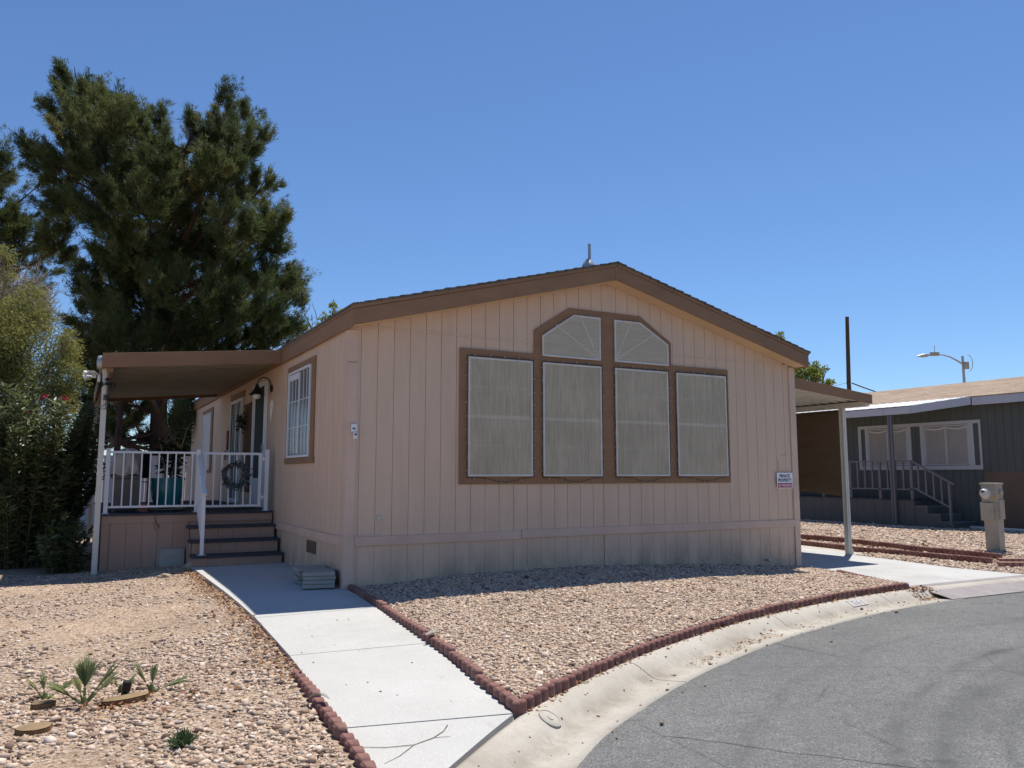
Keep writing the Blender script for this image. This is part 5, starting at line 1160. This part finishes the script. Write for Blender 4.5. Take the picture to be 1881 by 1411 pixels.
# black iron stand on the fence side
ir = MB()
for dx in (0, .18, .36, .54): ir.tube([(-1.35 + dx, 9.6, .72), (-1.35 + dx, 9.6, 1.68)], .008, 6)
ir.tube([(-1.35, 9.6, 1.68), (-.81, 9.6, 1.68)], .008, 6); ir.tube([(-1.35, 9.6, .95), (-.81, 9.6, .95)], .008, 6); ir.tube([(-.95 + .12 * math.cos(t), 9.6, 1.25 + .12 * math.sin(t)) for t in np.linspace(0, 5, 14)], .006, 5)
for dx in (0, .54): ir.tube([(-1.35 + dx, 9.6, -.1), (-1.35 + dx, 9.6, .72)], .008, 6)
tag(ir.build('iron_trellis', M['black'], None), 'thin black iron trellis behind the teal pot', 'trellis')

# ------------------------------------------------------------------ plants
def norm(a): return a / np.maximum(np.linalg.norm(a, axis=-1, keepdims=True), 1e-9)
def tufts(P, A, K, length, width, spread, tone):
    """needle tufts at P along axes A: thin triangles"""
    N = len(P); d = norm(A[:, None, :] + spread * rng.normal(0, 1, (N, K, 3))); L = length[:, None, None] * rng.uniform(.6, 1.15, (N, K, 1))
    base = P[:, None, :] + rng.normal(0, .03, (N, K, 3)) - A[:, None, :] * (length[:, None, None] * rng.uniform(0, .9, (N, K, 1)))
    w = norm(np.cross(d, rng.normal(0, 1, (N, K, 3)))) * width
    V = np.stack([base - w, base + w, base + d * L], 2).reshape(-1, 3); F = np.arange(len(V)).reshape(-1, 3)
    rnd = np.repeat(np.clip(tone[:, None] + rng.normal(0, .13, (N, K)), 0, 1).reshape(-1), 3); return V, F, rnd
PINE = [[-3.35,18.56,13.31,.77],[-3.31,16.84,12.55,.72],[-3.71,17.32,12.07,.57],[-2.71,18.19,12.67,.77],[-2.71,16.61,12.0,.72],[-3.15,19.06,12.39,.96],[-3.08,14.72,10.66,.81],[-2.14,19.89,13.23,.73],[-2.25,14.25,10.88,.59],[-1.91,14.94,11.56,.46],[-1.16,16.71,12.14,.42],[-1.58,18.2,11.66,1.04],[-1.68,15.78,10.73,.95],[-3.37,18.5,11.05,.85],[-3.33,16.88,10.47,.8],[-2.44,20.53,11.59,1.11],[-2.5,14.5,9.47,.88],[-.68,19.46,11.93,.83],[-1.11,13.49,9.68,.66],[-4.58,18.02,10.98,.36],[-4.11,17.57,10.48,.45],[-3.64,18.65,10.52,.59],[.85,16.71,13.33,.44],[1.65,16.84,13.02,.39],[1.04,18.31,12.91,.74],[.56,14.82,11.41,.64],[-.24,16.68,12.34,.31],[.2,16.92,12.08,.52],[1.75,14.95,11.55,.25],[1.32,16.13,11.48,.68],[.94,13.72,10.49,.62],[.66,16.41,10.91,.85],[.16,12.66,9.48,.72],[.17,19.2,11.43,.83],[-.36,13.99,9.54,.68],[-1.19,18.26,10.31,1.05],[-1.46,13.48,8.71,.86],[-2.23,19.59,10.0,.98],[-2.31,14.32,8.38,.8],[-.08,19.49,10.13,1.11],[-.56,14.33,8.52,.91],[1.12,17.15,10.36,.88],[.6,13.59,9.11,.76],[1.54,14.85,10.03,.41],[1.69,13.57,9.54,.28],[1.3,16.88,9.04,.87],[.71,13.13,7.91,.74],[.34,16.8,8.35,.93],[.19,15.54,8.0,.89],[-3.32,19.93,9.92,.8],[-3.25,16.86,8.99,.71],[-3.73,18.35,9.54,.5],[2.08,14.95,8.96,.49],[2.35,14.36,8.92,.24],[2.3,17.73,9.25,.73],[1.69,14.5,8.28,.64],[2.22,14.74,8.08,.41],[-1.88,18.48,8.65,.95],[-1.99,14.93,7.69,.82],[-1.07,18.41,8.03,1.22],[-1.25,15.38,7.28,1.08],[-2.08,20.36,7.62,1.09],[-2.17,16.18,6.71,.94],[-2.35,19.99,6.42,.98],[-2.41,14.81,5.49,.8],[-1.17,18.1,6.37,1.19],[-1.26,16.52,6.07,1.12],[.03,17.76,7.13,1.04],[-.39,13.71,6.24,.88],[1.5,17.81,7.86,.89],[1.01,14.73,7.1,.79],[2.38,16.16,7.59,.69],[2.06,14.58,7.19,.64],[2.63,14.92,6.84,.49],[2.77,14.11,6.44,.29],[2.17,17.5,6.78,1.07],[1.37,13.18,5.87,.89],[1.26,19.3,6.65,1.12],[.46,13.62,5.56,.89],[.16,20.22,6.32,1.13],[-.24,16.16,5.62,.97],[-1.24,18.86,5.44,1.05],[-1.5,13.88,4.69,.86],[-2.6,20.76,5.43,.82],[-2.61,16.55,4.83,.7],[.52,20.02,5.56,.94],[-.12,14.25,4.7,.75],[1.71,18.57,5.63,.82],[1.1,14.79,5.03,.71],[2.43,16.09,5.67,.76],[2.05,14.25,5.35,.71],[2.65,14.18,5.55,.32],[-2.71,17.62,4.16,.48],[-1.35,20.94,3.49,.7],[-1.72,16.83,2.54,.35],[-.37,13.67,2.64,.36],[-.18,13.78,3.16,.32]]
PINE2 = [[-5.5,20.83,11.47,.46],[-5.64,23.7,11.68,.74],[-5.31,21.84,9.79,1.11],[-4.53,21.18,8.98,1.02],[-3.73,19.84,9.1,.71],[-3.98,24.05,9.01,.78],[-4.98,22.19,7.86,1.11],[-3.48,20.27,8.62,.59],[-5.97,20.63,11.12,.93],[-6.18,20.95,9.39,1.49],[-5.97,21.61,7.43,1.49],[-4.65,23.33,6.59,.93],[-5.4,21.44,5.66,1.11],[-4.04,19.55,10.58,.28],[-7.6,21.5,10.2,1.4],[-8.0,22,8,1.4],[-6.6,23.5,4.6,1.0]]
def pine(lobes, trunk, trad, label, dens, name='pine_tree'):
    t = thing(name, label, 'tree', trunk[0], None)
    m = MB(); m.tube(trunk, trad, 14)
    T = [Vector(p) for p in trunk]
    for (x, y, z, r) in lobes:
        c0 = Vector((x, y, z)); zz = z - .35 * math.hypot(x - trunk[0][0], y - trunk[0][1]) - .3
        zz = min(max(zz, 2.2), T[-1].z - .1)
        for i in range(len(T) - 1):
            if T[i].z <= zz <= T[i + 1].z: a = T[i].lerp(T[i + 1], (zz - T[i].z) / (T[i + 1].z - T[i].z)); break
        else: a = T[-1]
        mid = a.lerp(c0, .5) + Vector((random.uniform(-.2, .2), random.uniform(-.2, .2), -.12 * (c0 - a).length * .5)); L = (c0 - a).length
        m.tube([a, a.lerp(mid, .5), mid, mid.lerp(c0, .5), c0], [.02 + .018 * L, .018 + .015 * L, .016 + .012 * L, .02, .010], 6)
        for k in range(5):
            d = Vector((random.gauss(0, 1), random.gauss(0, 1), random.gauss(.4, .8))).normalized() * r * .9; m.tube([mid.lerp(c0, random.uniform(.6, 1)), c0 + d * .6, c0 + d], [.014, .010, .004], 5)
    m.build('trunk', M['bark'], t, smooth=True)
    Ps, As, Ls, Ts = [], [], [], []
    ctr = np.array([trunk[2][0], trunk[2][1], 0])
    for (x, y, z, r) in lobes:
        ns = max(7, int(26 * r * r)); sd = norm(rng.normal(0, 1, (ns, 3)) + np.array([0, 0, .15])); sr = r * rng.uniform(.25, 1.0, ns) ** .6 * rng.uniform(.85, 1.25, ns); sc_ = np.array([x, y, z]) + sd * sr[:, None] * np.array([1, 1, .85])
        ss_ = rng.uniform(.08, .18, ns) * (1 if r > .35 else .8); stn = np.clip(rng.normal(.46, .20) + rng.normal(0, .14, ns), 0, 1)
        n = int(dens * r * r) + 60; k = rng.integers(0, ns, n); g_ = rng.normal(0, 1, (n, 3)); outw = norm(np.array([x, y, 0]) - ctr + 1e-3)
        ax = norm(sd * .6 + np.array([0, 0, .8]) + outw * .35 + rng.normal(0, .15, (ns, 3)))
        p = sc_[k] + g_ * (ss_[k] * .62)[:, None] + ax[k] * (rng.normal(0, 1, n) * ss_[k] * 1.15)[:, None]
        a = norm(ax[k] + .55 * norm(g_)); Ps.append(p); As.append(a); Ls.append(rng.uniform(.09, .19, n)); Ts.append(np.clip(stn[k] + rng.normal(0, .08, n), 0, 1))
    V, F, rnd = tufts(np.concatenate(Ps), np.concatenate(As), 12, np.concatenate(Ls), .0095, .5, np.concatenate(Ts))
    np_mesh('crown', V, F, M['needle'], t, rnd); return t
pine(PINE, [(-.49, 17.6, -.2), (-.55, 17.4, 1.5), (-.60, 17.26, 3.4), (-.62, 16.98, 5.7), (-.69, 16.68, 8.3), (-.55, 16.5, 9.6), (-.3, 16.5, 11.2)], [.30, .255, .23, .20, .14, .10, .05], 'tall bushy pine towering behind the porch canopy', 1000)
pine(PINE2, [(-6.6, 22, -.2), (-6.5, 22, 3), (-6.3, 22, 6), (-6.2, 21.9, 9), (-6.1, 21.8, 11)], [.3, .25, .2, .14, .06], 'dark pine cut off by the picture edge behind the grey bare shrub', 800)
# low dark growth seen under the canopy, beyond the fence
def leaf_cloud(lobes, dens, length, width, tone=.5, up=.3, droop=0, sprays=True):
    C, U, Rn = [], [], []
    for (x, y, z, r) in lobes:
        n = int(dens * r * r); d = norm(rng.normal(0, 1, (n, 3))); 
        if sprays: k = max(5, int(10 * r)); sd = norm(rng.normal(0, 1, (k, 3))); d = norm(d * .6 + .75 * sd[rng.integers(0, k, n)])
        rad = r * rng.uniform(.1, 1, n) ** .5 * rng.uniform(.8, 1.15, n); C.append(np.array([x, y, z]) + d * rad[:, None]); U.append(norm(d * .6 + rng.normal(0, .6, (n, 3)) + np.array([0, 0, up - droop])) * (length * rng.uniform(.6, 1.3, n))[:, None]); Rn.append(np.clip(rng.normal(tone, .07) + rng.normal(0, .2, n), 0, 1))
    C = np.concatenate(C); U = np.concatenate(U); Wd = norm(np.cross(U, rng.normal(0, 1, U.shape))) * (width * .5); return C, U, Wd, np.concatenate(Rn)
LOW = [(340, 765, 32, 24.6), (335, 800, 28, 25), (348, 828, 24, 25), (222, 760, 34, 24), (205, 792, 22, 24), (252, 744, 28, 24.5), (195, 700, 38, 25), (158, 722, 38, 26), (176, 765, 30, 26), (160, 805, 32, 26), (268, 802, 12, 24), (310, 838, 22, 25), (150, 660, 30, 26), (300, 815, 18, 25.2), (325, 850, 20, 25.5)]
def limbs(base, lobes, r0, m=None, twigs=4):
    m = m or MB(); b0 = Vector(base)
    for (x, y, z, r) in lobes:
        c0 = Vector((x, y, z)); mid = b0.lerp(c0, .5) + Vector((random.uniform(-.15, .15), random.uniform(-.15, .15), .1)); m.tube([b0, b0.lerp(mid, .6), mid, c0], [r0, r0 * .7, r0 * .5, r0 * .2], 6)
        for k in range(twigs):
            d = Vector((random.gauss(0, 1), random.gauss(0, 1), random.gauss(.2, 1))).normalized() * r; m.tube([mid.lerp(c0, random.uniform(.5, 1)), c0 + d * .5, c0 + d * .95], [r0 * .25, r0 * .15, r0 * .06], 4)
    return m
def at(px, py, d):      # layout helper on the surveyed sight-lines (metres)
    f = 1452.8353; ca, sa, cp_, sp = math.cos(.50118), math.sin(.50118), math.cos(.11371), math.sin(.11371)
    fo = np.array([sa * cp_, ca * cp_, sp]); ri = np.array([ca, -sa, 0]); up = np.cross(ri, fo)
    return np.array([-2.6971, -8.8431, 1.2622]) + d * (fo + ri * (px - 940.5) / f + up * (705.5 - py) / f)
def LB(lst, f=1452.8): return [[*at(a, b_, d), r * d / f] for a, b_, r, d in lst]
pine(LB(LOW), [(-1.75, 16.4, -.2), (-1.7, 16.4, 2.2), (-1.65, 16.4, 4.0)], [.12, .09, .05], 'low dark pine growth filling the gap under the porch canopy', 1500)
# yellow-olive weeping tree
lob = LB([(40, 600, 60, 14.0), (100, 640, 45, 13.8), (30, 680, 75, 14), (108, 690, 40, 13.5), (60, 555, 35, 14.4), (128, 622, 18, 13.6), (-45, 640, 85, 14.2), (70, 740, 60, 14.2), (0, 760, 70, 14.3), (120, 745, 30, 13.8), (10, 575, 40, 14.6), (-40, 560, 60, 14.8), (8, 470, 20, 14.6), (14, 505, 16, 14.6), (90, 705, 55, 13.6), (30, 715, 75, 13.9), (128, 695, 32, 13.4), (60, 650, 65, 13.8), (75, 600, 40, 14.1), (-10, 690, 70, 13.7)])
t = thing('olive_tree', 'bushy olive coloured tree with small yellowish leaves above the oleander', 'tree', (-4.4, 7.2, -.1))
limbs((-4.4, 7.2, -.1), lob, .035).build('trunk', M['greybark'], t, smooth=True); C, U, Wd, Rn = leaf_cloud(lob, 10500, .075, .016, .5, .1, .1); quads('crown', C, U, Wd, M['bbrush'], Rn, t)
# bare twiggy shrub
t = thing('bare_shrub', 'bare grey twiggy shrub rising above the olive tree', 'shrub', (-4.3, 8.6, -.1))
m = MB(); b0 = Vector((-4.3, 8.6, -.1)); hub = Vector(at(35, 590, 15)); m.tube([b0, b0.lerp(hub, .5) + Vector((.1, 0, 0)), hub], [.06, .05, .035], 7)
for k in range(150):
    a = random.uniform(-1.75, 1.75); L = random.uniform(.35, 1.30) * (1 - .28 * abs(a)); tip = hub + Vector((math.sin(a) * L * .8 + random.uniform(-.1, .1) + .1, random.uniform(-.5, .5), math.cos(a) * L + random.uniform(-.25, .15))); mid = hub.lerp(tip, .5) + Vector((random.uniform(-.12, .12), random.uniform(-.1, .1), random.uniform(-.02, .14)))
    m.tube([hub + Vector((random.uniform(-.1, .1), random.uniform(-.1, .1), random.uniform(-.2, .2))), mid, tip], [.015, .010, .005], 4)
    for j in range(4): q = mid.lerp(tip, random.uniform(0, .8)); m.tube([q, q + Vector((random.uniform(-.25, .3), random.uniform(-.2, .2), random.uniform(-.06, .3)))], [.007, .003], 4)
m.build('twigs', M['palebark'], t)
# oleander
def oleander(base, n, spread, hmin, hmax, label, lean=(0, 0)):
    t = thing('oleander_bush', label, 'shrub', base); m = MB(); C, U, Rn = [], [], []
    tips = []
    for k in range(n):
        a = random.uniform(0, 6.28); r0 = random.random() ** .5; b0 = Vector(base) + Vector((math.cos(a) * spread[0] * r0 * .55, math.sin(a) * spread[1] * r0 * .55, 0)); h = random.uniform(hmin, hmax) * (1 - .25 * r0)
        tip = Vector(base) + Vector((math.cos(a) * spread[0] * r0 * 1.1 + lean[0] * h, math.sin(a) * spread[1] * r0 * 1.1 + lean[1] * h, h)); mid = b0.lerp(tip, .55) + Vector((0, 0, .12 * h)); m.tube([b0, b0.lerp(mid, .5), mid, tip], [.013, .011, .008, .003], 5); tips.append(tip)
        steps = int(h / .026)
        for s_ in range(steps):
            q = lerp(.06, 1, s_ / steps); p = (b0.lerp(mid, q / .55) if q < .55 else mid.lerp(tip, (q - .55) / .45)); dr = (tip - b0).normalized()
            a0 = random.uniform(0, 6.28)
            for j in range(3):
                aa = a0 + j * 2.09; o_ = Vector((math.cos(aa), math.sin(aa), 0)); C.append(p); U.append((o_ * 1.0 + dr * random.uniform(.1, .9) + Vector((0, 0, random.uniform(-.45, .25)))).normalized() * random.uniform(.09, .17)); Rn.append(random.gauss(.5, .2))
    m.build('stems', M['olestem'], t); C = np.array(C); U = np.array(U); Wd = norm(np.cross(U, rng.normal(0, .5, U.shape) + np.array([0, 0, 1.]))) * .0165
    quads('foliage', C, U, Wd, M['ole'], np.clip(Rn, 0, 1), t); return t, tips
o1, tips = oleander((-3.40, 5.2, -.1), 190, (1.0, 1.1), 1.4, 3.1, 'dense dark green oleander with a few red flowers beside the porch post')
o2, tips2 = oleander((-4.7, 5.5, -.1), 130, (.9, .9), 1.3, 3.1, 'oleander cut off by the picture edge below the olive tree')
o3, _ = oleander((-2.78, 3.95, -.11), 26, (.34, .34), .35, .95, 'low young oleander shoots at the foot of the cream porch post')
for fx, fy, d in ((82, 728, 12.0), (60, 760, 12.0), (120, 733, 12.1), (85, 830, 11.8), (3, 830, 12.2), (112, 893, 11.7)):
    P = at(fx, fy, d); N = 26; C = P + rng.normal(0, .02, (N, 3)); U = rng.normal(0, .024, (N, 3)); Wd = norm(np.cross(U, rng.normal(0, 1, U.shape))) * .011; quads('flower', C, U, Wd, M['flower'], rng.random(N), o1)
# trees beyond the roofs
def small_tree(name, label, base, lobes, dens, leaf, wd, mat, r0=.08, twig=4):
    t = thing(name, label, 'tree', base); limbs(base, lobes, r0, None, twig).build('trunk', M['greybark'], t, smooth=True); C, U, Wd, Rn = leaf_cloud(lobes, dens, leaf, wd, .55, .3); quads('crown', C, U, Wd, M[mat], Rn, t); return t
b0 = at(1470, 873, 36); small_tree('shade_tree', 'yellow green leafy tree showing above the carport roof', (b0[0], b0[1], -.2), LB([(1462, 690, 22, 36), (1485, 695, 22, 36), (1503, 690, 12, 35.6), (1515, 676, 6, 36), (1490, 675, 14, 36.3), (1515, 703, 9, 36), (1527, 706, 6, 36), (1440, 690, 25, 36.5), (1433, 618, 7, 36), (1435, 632, 9, 36.2), (1430, 655, 20, 36.5), (1400, 690, 30, 37)]), 1700, .17, .08, 'sprout', .12)
b0 = at(600, 873, 30); small_tree('shade_tree', 'young tree with fresh green tips poking above the tan roof edge', (b0[0], b0[1], -.2), LB([(613, 565, 9, 30), (618, 580, 13, 30), (598, 585, 10, 30), (592, 597, 10, 30), (562, 610, 14, 30.5), (548, 628, 16, 30.4), (575, 622, 14, 30.2), (600, 610, 14, 30), (630, 600, 16, 30.5)]), 1700, .14, .07, 'sprout', .07)
t = thing('bare_sapling', 'leafless grey sapling between the pine and the tan roof', 'tree', (*at(575, 873, 29)[:2], -.2)); m = MB(); bb = Vector((*at(575, 873, 29)[:2], -.2)); top = Vector(at(575, 640, 29)); m.tube([bb, top], [.06, .035], 6)
for pts in ([(575, 640), (560, 600), (548, 585), (541, 574)], [(575, 640), (572, 600), (560, 578), (550, 572), (556, 562)], [(572, 605), (558, 572), (570, 568)], [(575, 640), (573, 575)], [(578, 640), (584, 600), (580, 575), (573, 556)], [(582, 588), (590, 578)], [(573, 597), (580, 590)], [(560, 578), (568, 566), (570, 560)]): m.tube([at(px, py, 29) for px, py in pts], [.018] + [.013] * (len(pts) - 2) + [.006], 5)
m.build('branches', M['greybark'], t)

# ------------------------------------------------------------------ palm seedlings and yard bits
def frond_fan(C, tip_dir, length, spread, n, stalk, V, rn, m):
    d = Vector(tip_dir).normalized(); side = d.cross(Vector((0, 0, 1)))
    if side.length < .1: side = Vector((1, 0, 0))
    side.normalize(); nrm = side.cross(d).normalized(); hub = Vector(C) + d * stalk; m.tube([C, hub], [.010, .006], 6)
    for k in range(n):
        a = lerp(-spread, spread, k / (n - 1)); l = length * (1 - .25 * abs(a) / spread) * random.uniform(.85, 1.1); dd = (d * math.cos(a) + side * math.sin(a) + nrm * (.10 * (k % 2) - .05)).normalized(); wv = nrm.cross(dd).normalized() * .0062 + nrm * .005
        p0 = hub; p1 = hub + dd * l * .55; p2 = hub + dd * l + Vector((0, 0, -.03 * random.random())); V.append((p0, p1 + wv, p2, p1 - wv)); rn.append(random.random())
def palm(base, fronds, label):
    t = thing('palm_seedling', label, 'palm', base, 'palm seedlings in the gravel'); m = MB(); V = []; rn = []
    for (dx, dy, dz, L, sp, n, st) in fronds: frond_fan(Vector(base), (dx, dy, dz), L, sp, n, st, V, rn, m)
    m.lathe([(.016, 0), (.020, .02), (.010, .05)], base, 8); m.build('stalks', M['palm'], t)
    V = np.array([[tuple(p) for p in q] for q in V]); np_mesh('fronds', V.reshape(-1, 3), np.arange(len(V) * 4).reshape(-1, 4), M['palm'], t, np.repeat(rn, 4)); return t
zz = lambda x, y: float(yard_z(np.array([x]), np.array([y]))[0])
px, py = -2.58, -3.25; palm((px, py, zz(px, py)), [(.55, -.1, .8, .24, .34, 20, .09), (-.75, .35, .55, .23, .28, 16, .08), (.02, .3, .95, .24, .46, 20, .10), (.65, .2, .6, .20, .22, 10, .09), (-.25, -.2, .9, .16, .3, 8, .07)], 'largest palm seedling, fanned over the brown fibre mound')
px, py = -2.79, -3.03; palm((px, py, zz(px, py)), [(-.5, .1, .75, .14, .22, 8, .06), (-.1, .2, .9, .15, .25, 9, .06), (.75, .0, .55, .16, .2, 9, .06), (.2, -.4, .4, .07, .9, 9, .03)], 'short palm seedling with a bright tuft, closest to the picture edge')
px, py = -2.20, -3.15; palm((px, py, zz(px, py)), [(-.45, .2, .85, .21, .16, 10, .06), (.08, .2, .95, .16, .22, 10, .05), (.92, -.1, .33, .22, .14, 9, .05)], 'palm seedling with one frond lying flat, beside the long cut log')
px, py = -2.37, -3.05; palm((px, py, zz(px, py)), [(-.3, .1, .6, .09, .3, 8, .03), (.5, .2, .55, .12, .35, 9, .03)], 'tiny palm seedling half hidden by the black sprinkler cap')
m = MB(); m.tube([(-2.36, -3.19, -.14), (-2.355, -3.2, -.085), (-2.35, -3.205, -.075), (-2.345, -3.21, -.02)], [.022, .022, .026, .026], 12); tag(m.build('sprinkler_cap', M['black'], None), 'black sprinkler riser cap among the palm seedlings', 'sprinkler')
def log_(name, c0, rx, ry, h, yaw, label):
    t = thing(name, label, 'stump', c0); m = MB(); n = 22; ring = [(c0[0] + (rx * math.cos(a) * math.cos(yaw) - ry * math.sin(a) * math.sin(yaw)) * (1 + .06 * math.sin(5 * a)), c0[1] + (rx * math.cos(a) * math.sin(yaw) + ry * math.sin(a) * math.cos(yaw)) * (1 + .06 * math.cos(4 * a))) for a in np.linspace(0, 6.283, n, endpoint=False)]
    m.add([(x, y, c0[2] - .03) for x, y in ring] + [(x, y, c0[2] + h) for x, y in ring], [tuple(range(n))[::-1]] + [(i, (i + 1) % n, n + (i + 1) % n, n + i) for i in range(n)]); m.build('bark', M['fibre'], t)
    m = MB(); m.add([(lerp(c0[0], x, .97), lerp(c0[1], y, .97), c0[2] + h + .003) for x, y in ring] + [(lerp(c0[0], x, .35), lerp(c0[1], y, .35), c0[2] + h + .008) for x, y in ring], [tuple(range(n, 2 * n))] + [(i, (i + 1) % n, n + (i + 1) % n, n + i) for i in range(n)]); m.build('cut_face', M['stump'], t, smooth=True)
log_('palm_stump', (-2.82, -3.66, zz(-2.82, -3.66) + .008), .088, .075, .016, .2, 'round freshly cut palm stump flush with the gravel')
log_('palm_stump', (-2.35, -3.29, zz(-2.35, -3.29) + .008), .145, .055, .022, .35, 'long oval cut palm stump behind the largest seedling')
log_('palm_stump', (-2.79, -3.17, zz(-2.79, -3.17)), .07, .05, .028, .5, 'small ragged palm stump below the short seedling')
N = 260; a = rng.uniform(0, 6.28, N); el = rng.uniform(.2, 1.4, N); U = np.stack([np.cos(a) * np.cos(el), np.sin(a) * np.cos(el), np.sin(el)], -1) * rng.uniform(.03, .075, N)[:, None]; C = np.array([-2.14, -4.32, zz(-2.14, -4.32)]) + rng.normal(0, .022, (N, 3)) * np.array([1, 1, .4]) + np.array([0, 0, .02]); Wd = norm(np.cross(U, rng.normal(0, 1, U.shape))) * .005
t = thing('weed', 'small spiky green weed alone in the open gravel', 'weed', (-2.14, -4.32, zz(-2.14, -4.32))); quads('leaves', C, U, Wd, M['weed'], rng.random(N), t)
# twig and scraps on the walk
wz = lambda y: float(walk_z(y)) + .004
m = MB(); m.tube([(-1.33, -4.74, wz(-4.74)), (-1.22, -4.80, wz(-4.8)), (-1.08, -4.83, wz(-4.83)), (-.95, -4.78, wz(-4.78)), (-.86, -4.71, wz(-4.71)), (-.80, -4.63, wz(-4.63))], [.0015, .002, .002, .0022, .0026, .0035], 6); m.tube([(-1.08, -4.83, wz(-4.83)), (-1.2, -4.94, wz(-4.94)), (-1.30, -5.0, wz(-5.0))], [.002, .0015, .001], 6); m.tube([(-.95, -4.78, wz(-4.78)), (-.86, -4.80, wz(-4.8))], [.0016, .001], 5); tag(m.build('twig', M['greybark'], None), 'thin forked twig lying across the concrete walk', 'twig')
for (x, y, rz, lab) in ((-.10, -2.78, .5, 'dry curled pale leaf stuck on the edging of the window bed'), (-1.36, -4.02, 1.9, 'dry curled pale leaf leaning on the edging by the palm yard')):
    m = MB(); n = 9; vs = []
    for i in range(n): q = i / (n - 1); w_ = .02 * math.sin(math.pi * (.08 + .88 * q)); vs += [(q * .2 - .1, -w_, .02 * math.sin(q * 3) + .5 * w_), (q * .2 - .1, 0, .02 * math.sin(q * 3)), (q * .2 - .1, w_, .02 * math.sin(q * 3) + .5 * w_)]
    m.add(vs, [(i * 3 + j, i * 3 + j + 1, i * 3 + j + 4, i * 3 + j + 3) for i in range(n - 1) for j in range(2)]); o = m.build('dry_leaf', M['blind'], None, org=(0, 0, 0)); o.location = (x, y, walk_z(y) + .06); o.rotation_euler = (.2, .15, rz); o.modifiers.new('thick', 'SOLIDIFY').thickness = .002; tag(o, lab, 'leaf')

# ------------------------------------------------------------------ light, sky, camera
sun_dir = Vector((.341, .240, 1.0)).normalized()
el = math.asin(sun_dir.z); az = math.atan2(sun_dir.x, sun_dir.y)
w = bpy.data.worlds.new('World'); scene.world = w; w.use_nodes = True; nt = w.node_tree; nt.nodes.clear()
sk = nt.nodes.new('ShaderNodeTexSky'); sk.sky_type = 'NISHITA'; sk.sun_disc = False; sk.sun_elevation = el; sk.sun_rotation = az; sk.air_density = 1.0; sk.dust_density = 0; sk.ozone_density = 10; sk.altitude = 600
bg = nt.nodes.new('ShaderNodeBackground'); bg.inputs[1].default_value = .107; wo = nt.nodes.new('ShaderNodeOutputWorld'); nt.links.new(sk.outputs[0], bg.inputs[0]); nt.links.new(bg.outputs[0], wo.inputs[0])
sd = bpy.data.lights.new('sun', 'SUN'); sd.energy = 5.0; sd.angle = R(.53); sd.color = (1, .94, .845); so = bpy.data.objects.new('sun', sd); COL.objects.link(so); so.rotation_euler = sun_dir.to_track_quat('Z', 'Y').to_euler(); so.location = (20, 15, 40)
cd = bpy.data.cameras.new('camera'); cd.sensor_width = 36; cd.lens = 1452.8353 / 1881 * 36; cd.clip_start = .05; cd.clip_end = 2000; co = bpy.data.objects.new('camera', cd); COL.objects.link(co)
co.location = (-2.6971, -8.8431, 1.2622); co.rotation_euler = (math.pi / 2 + .11371, 0, -.50118); scene.camera = co
scene.view_settings.view_transform = 'Standard'; scene.view_settings.look = 'None'; scene.view_settings.exposure = 0.27; scene.view_settings.gamma = 1.0
scene.render.resolution_x = 1024; scene.render.resolution_y = 768
scene.cycles.max_bounces = 8; scene.cycles.diffuse_bounces = 4; scene.cycles.transparent_max_bounces = 12
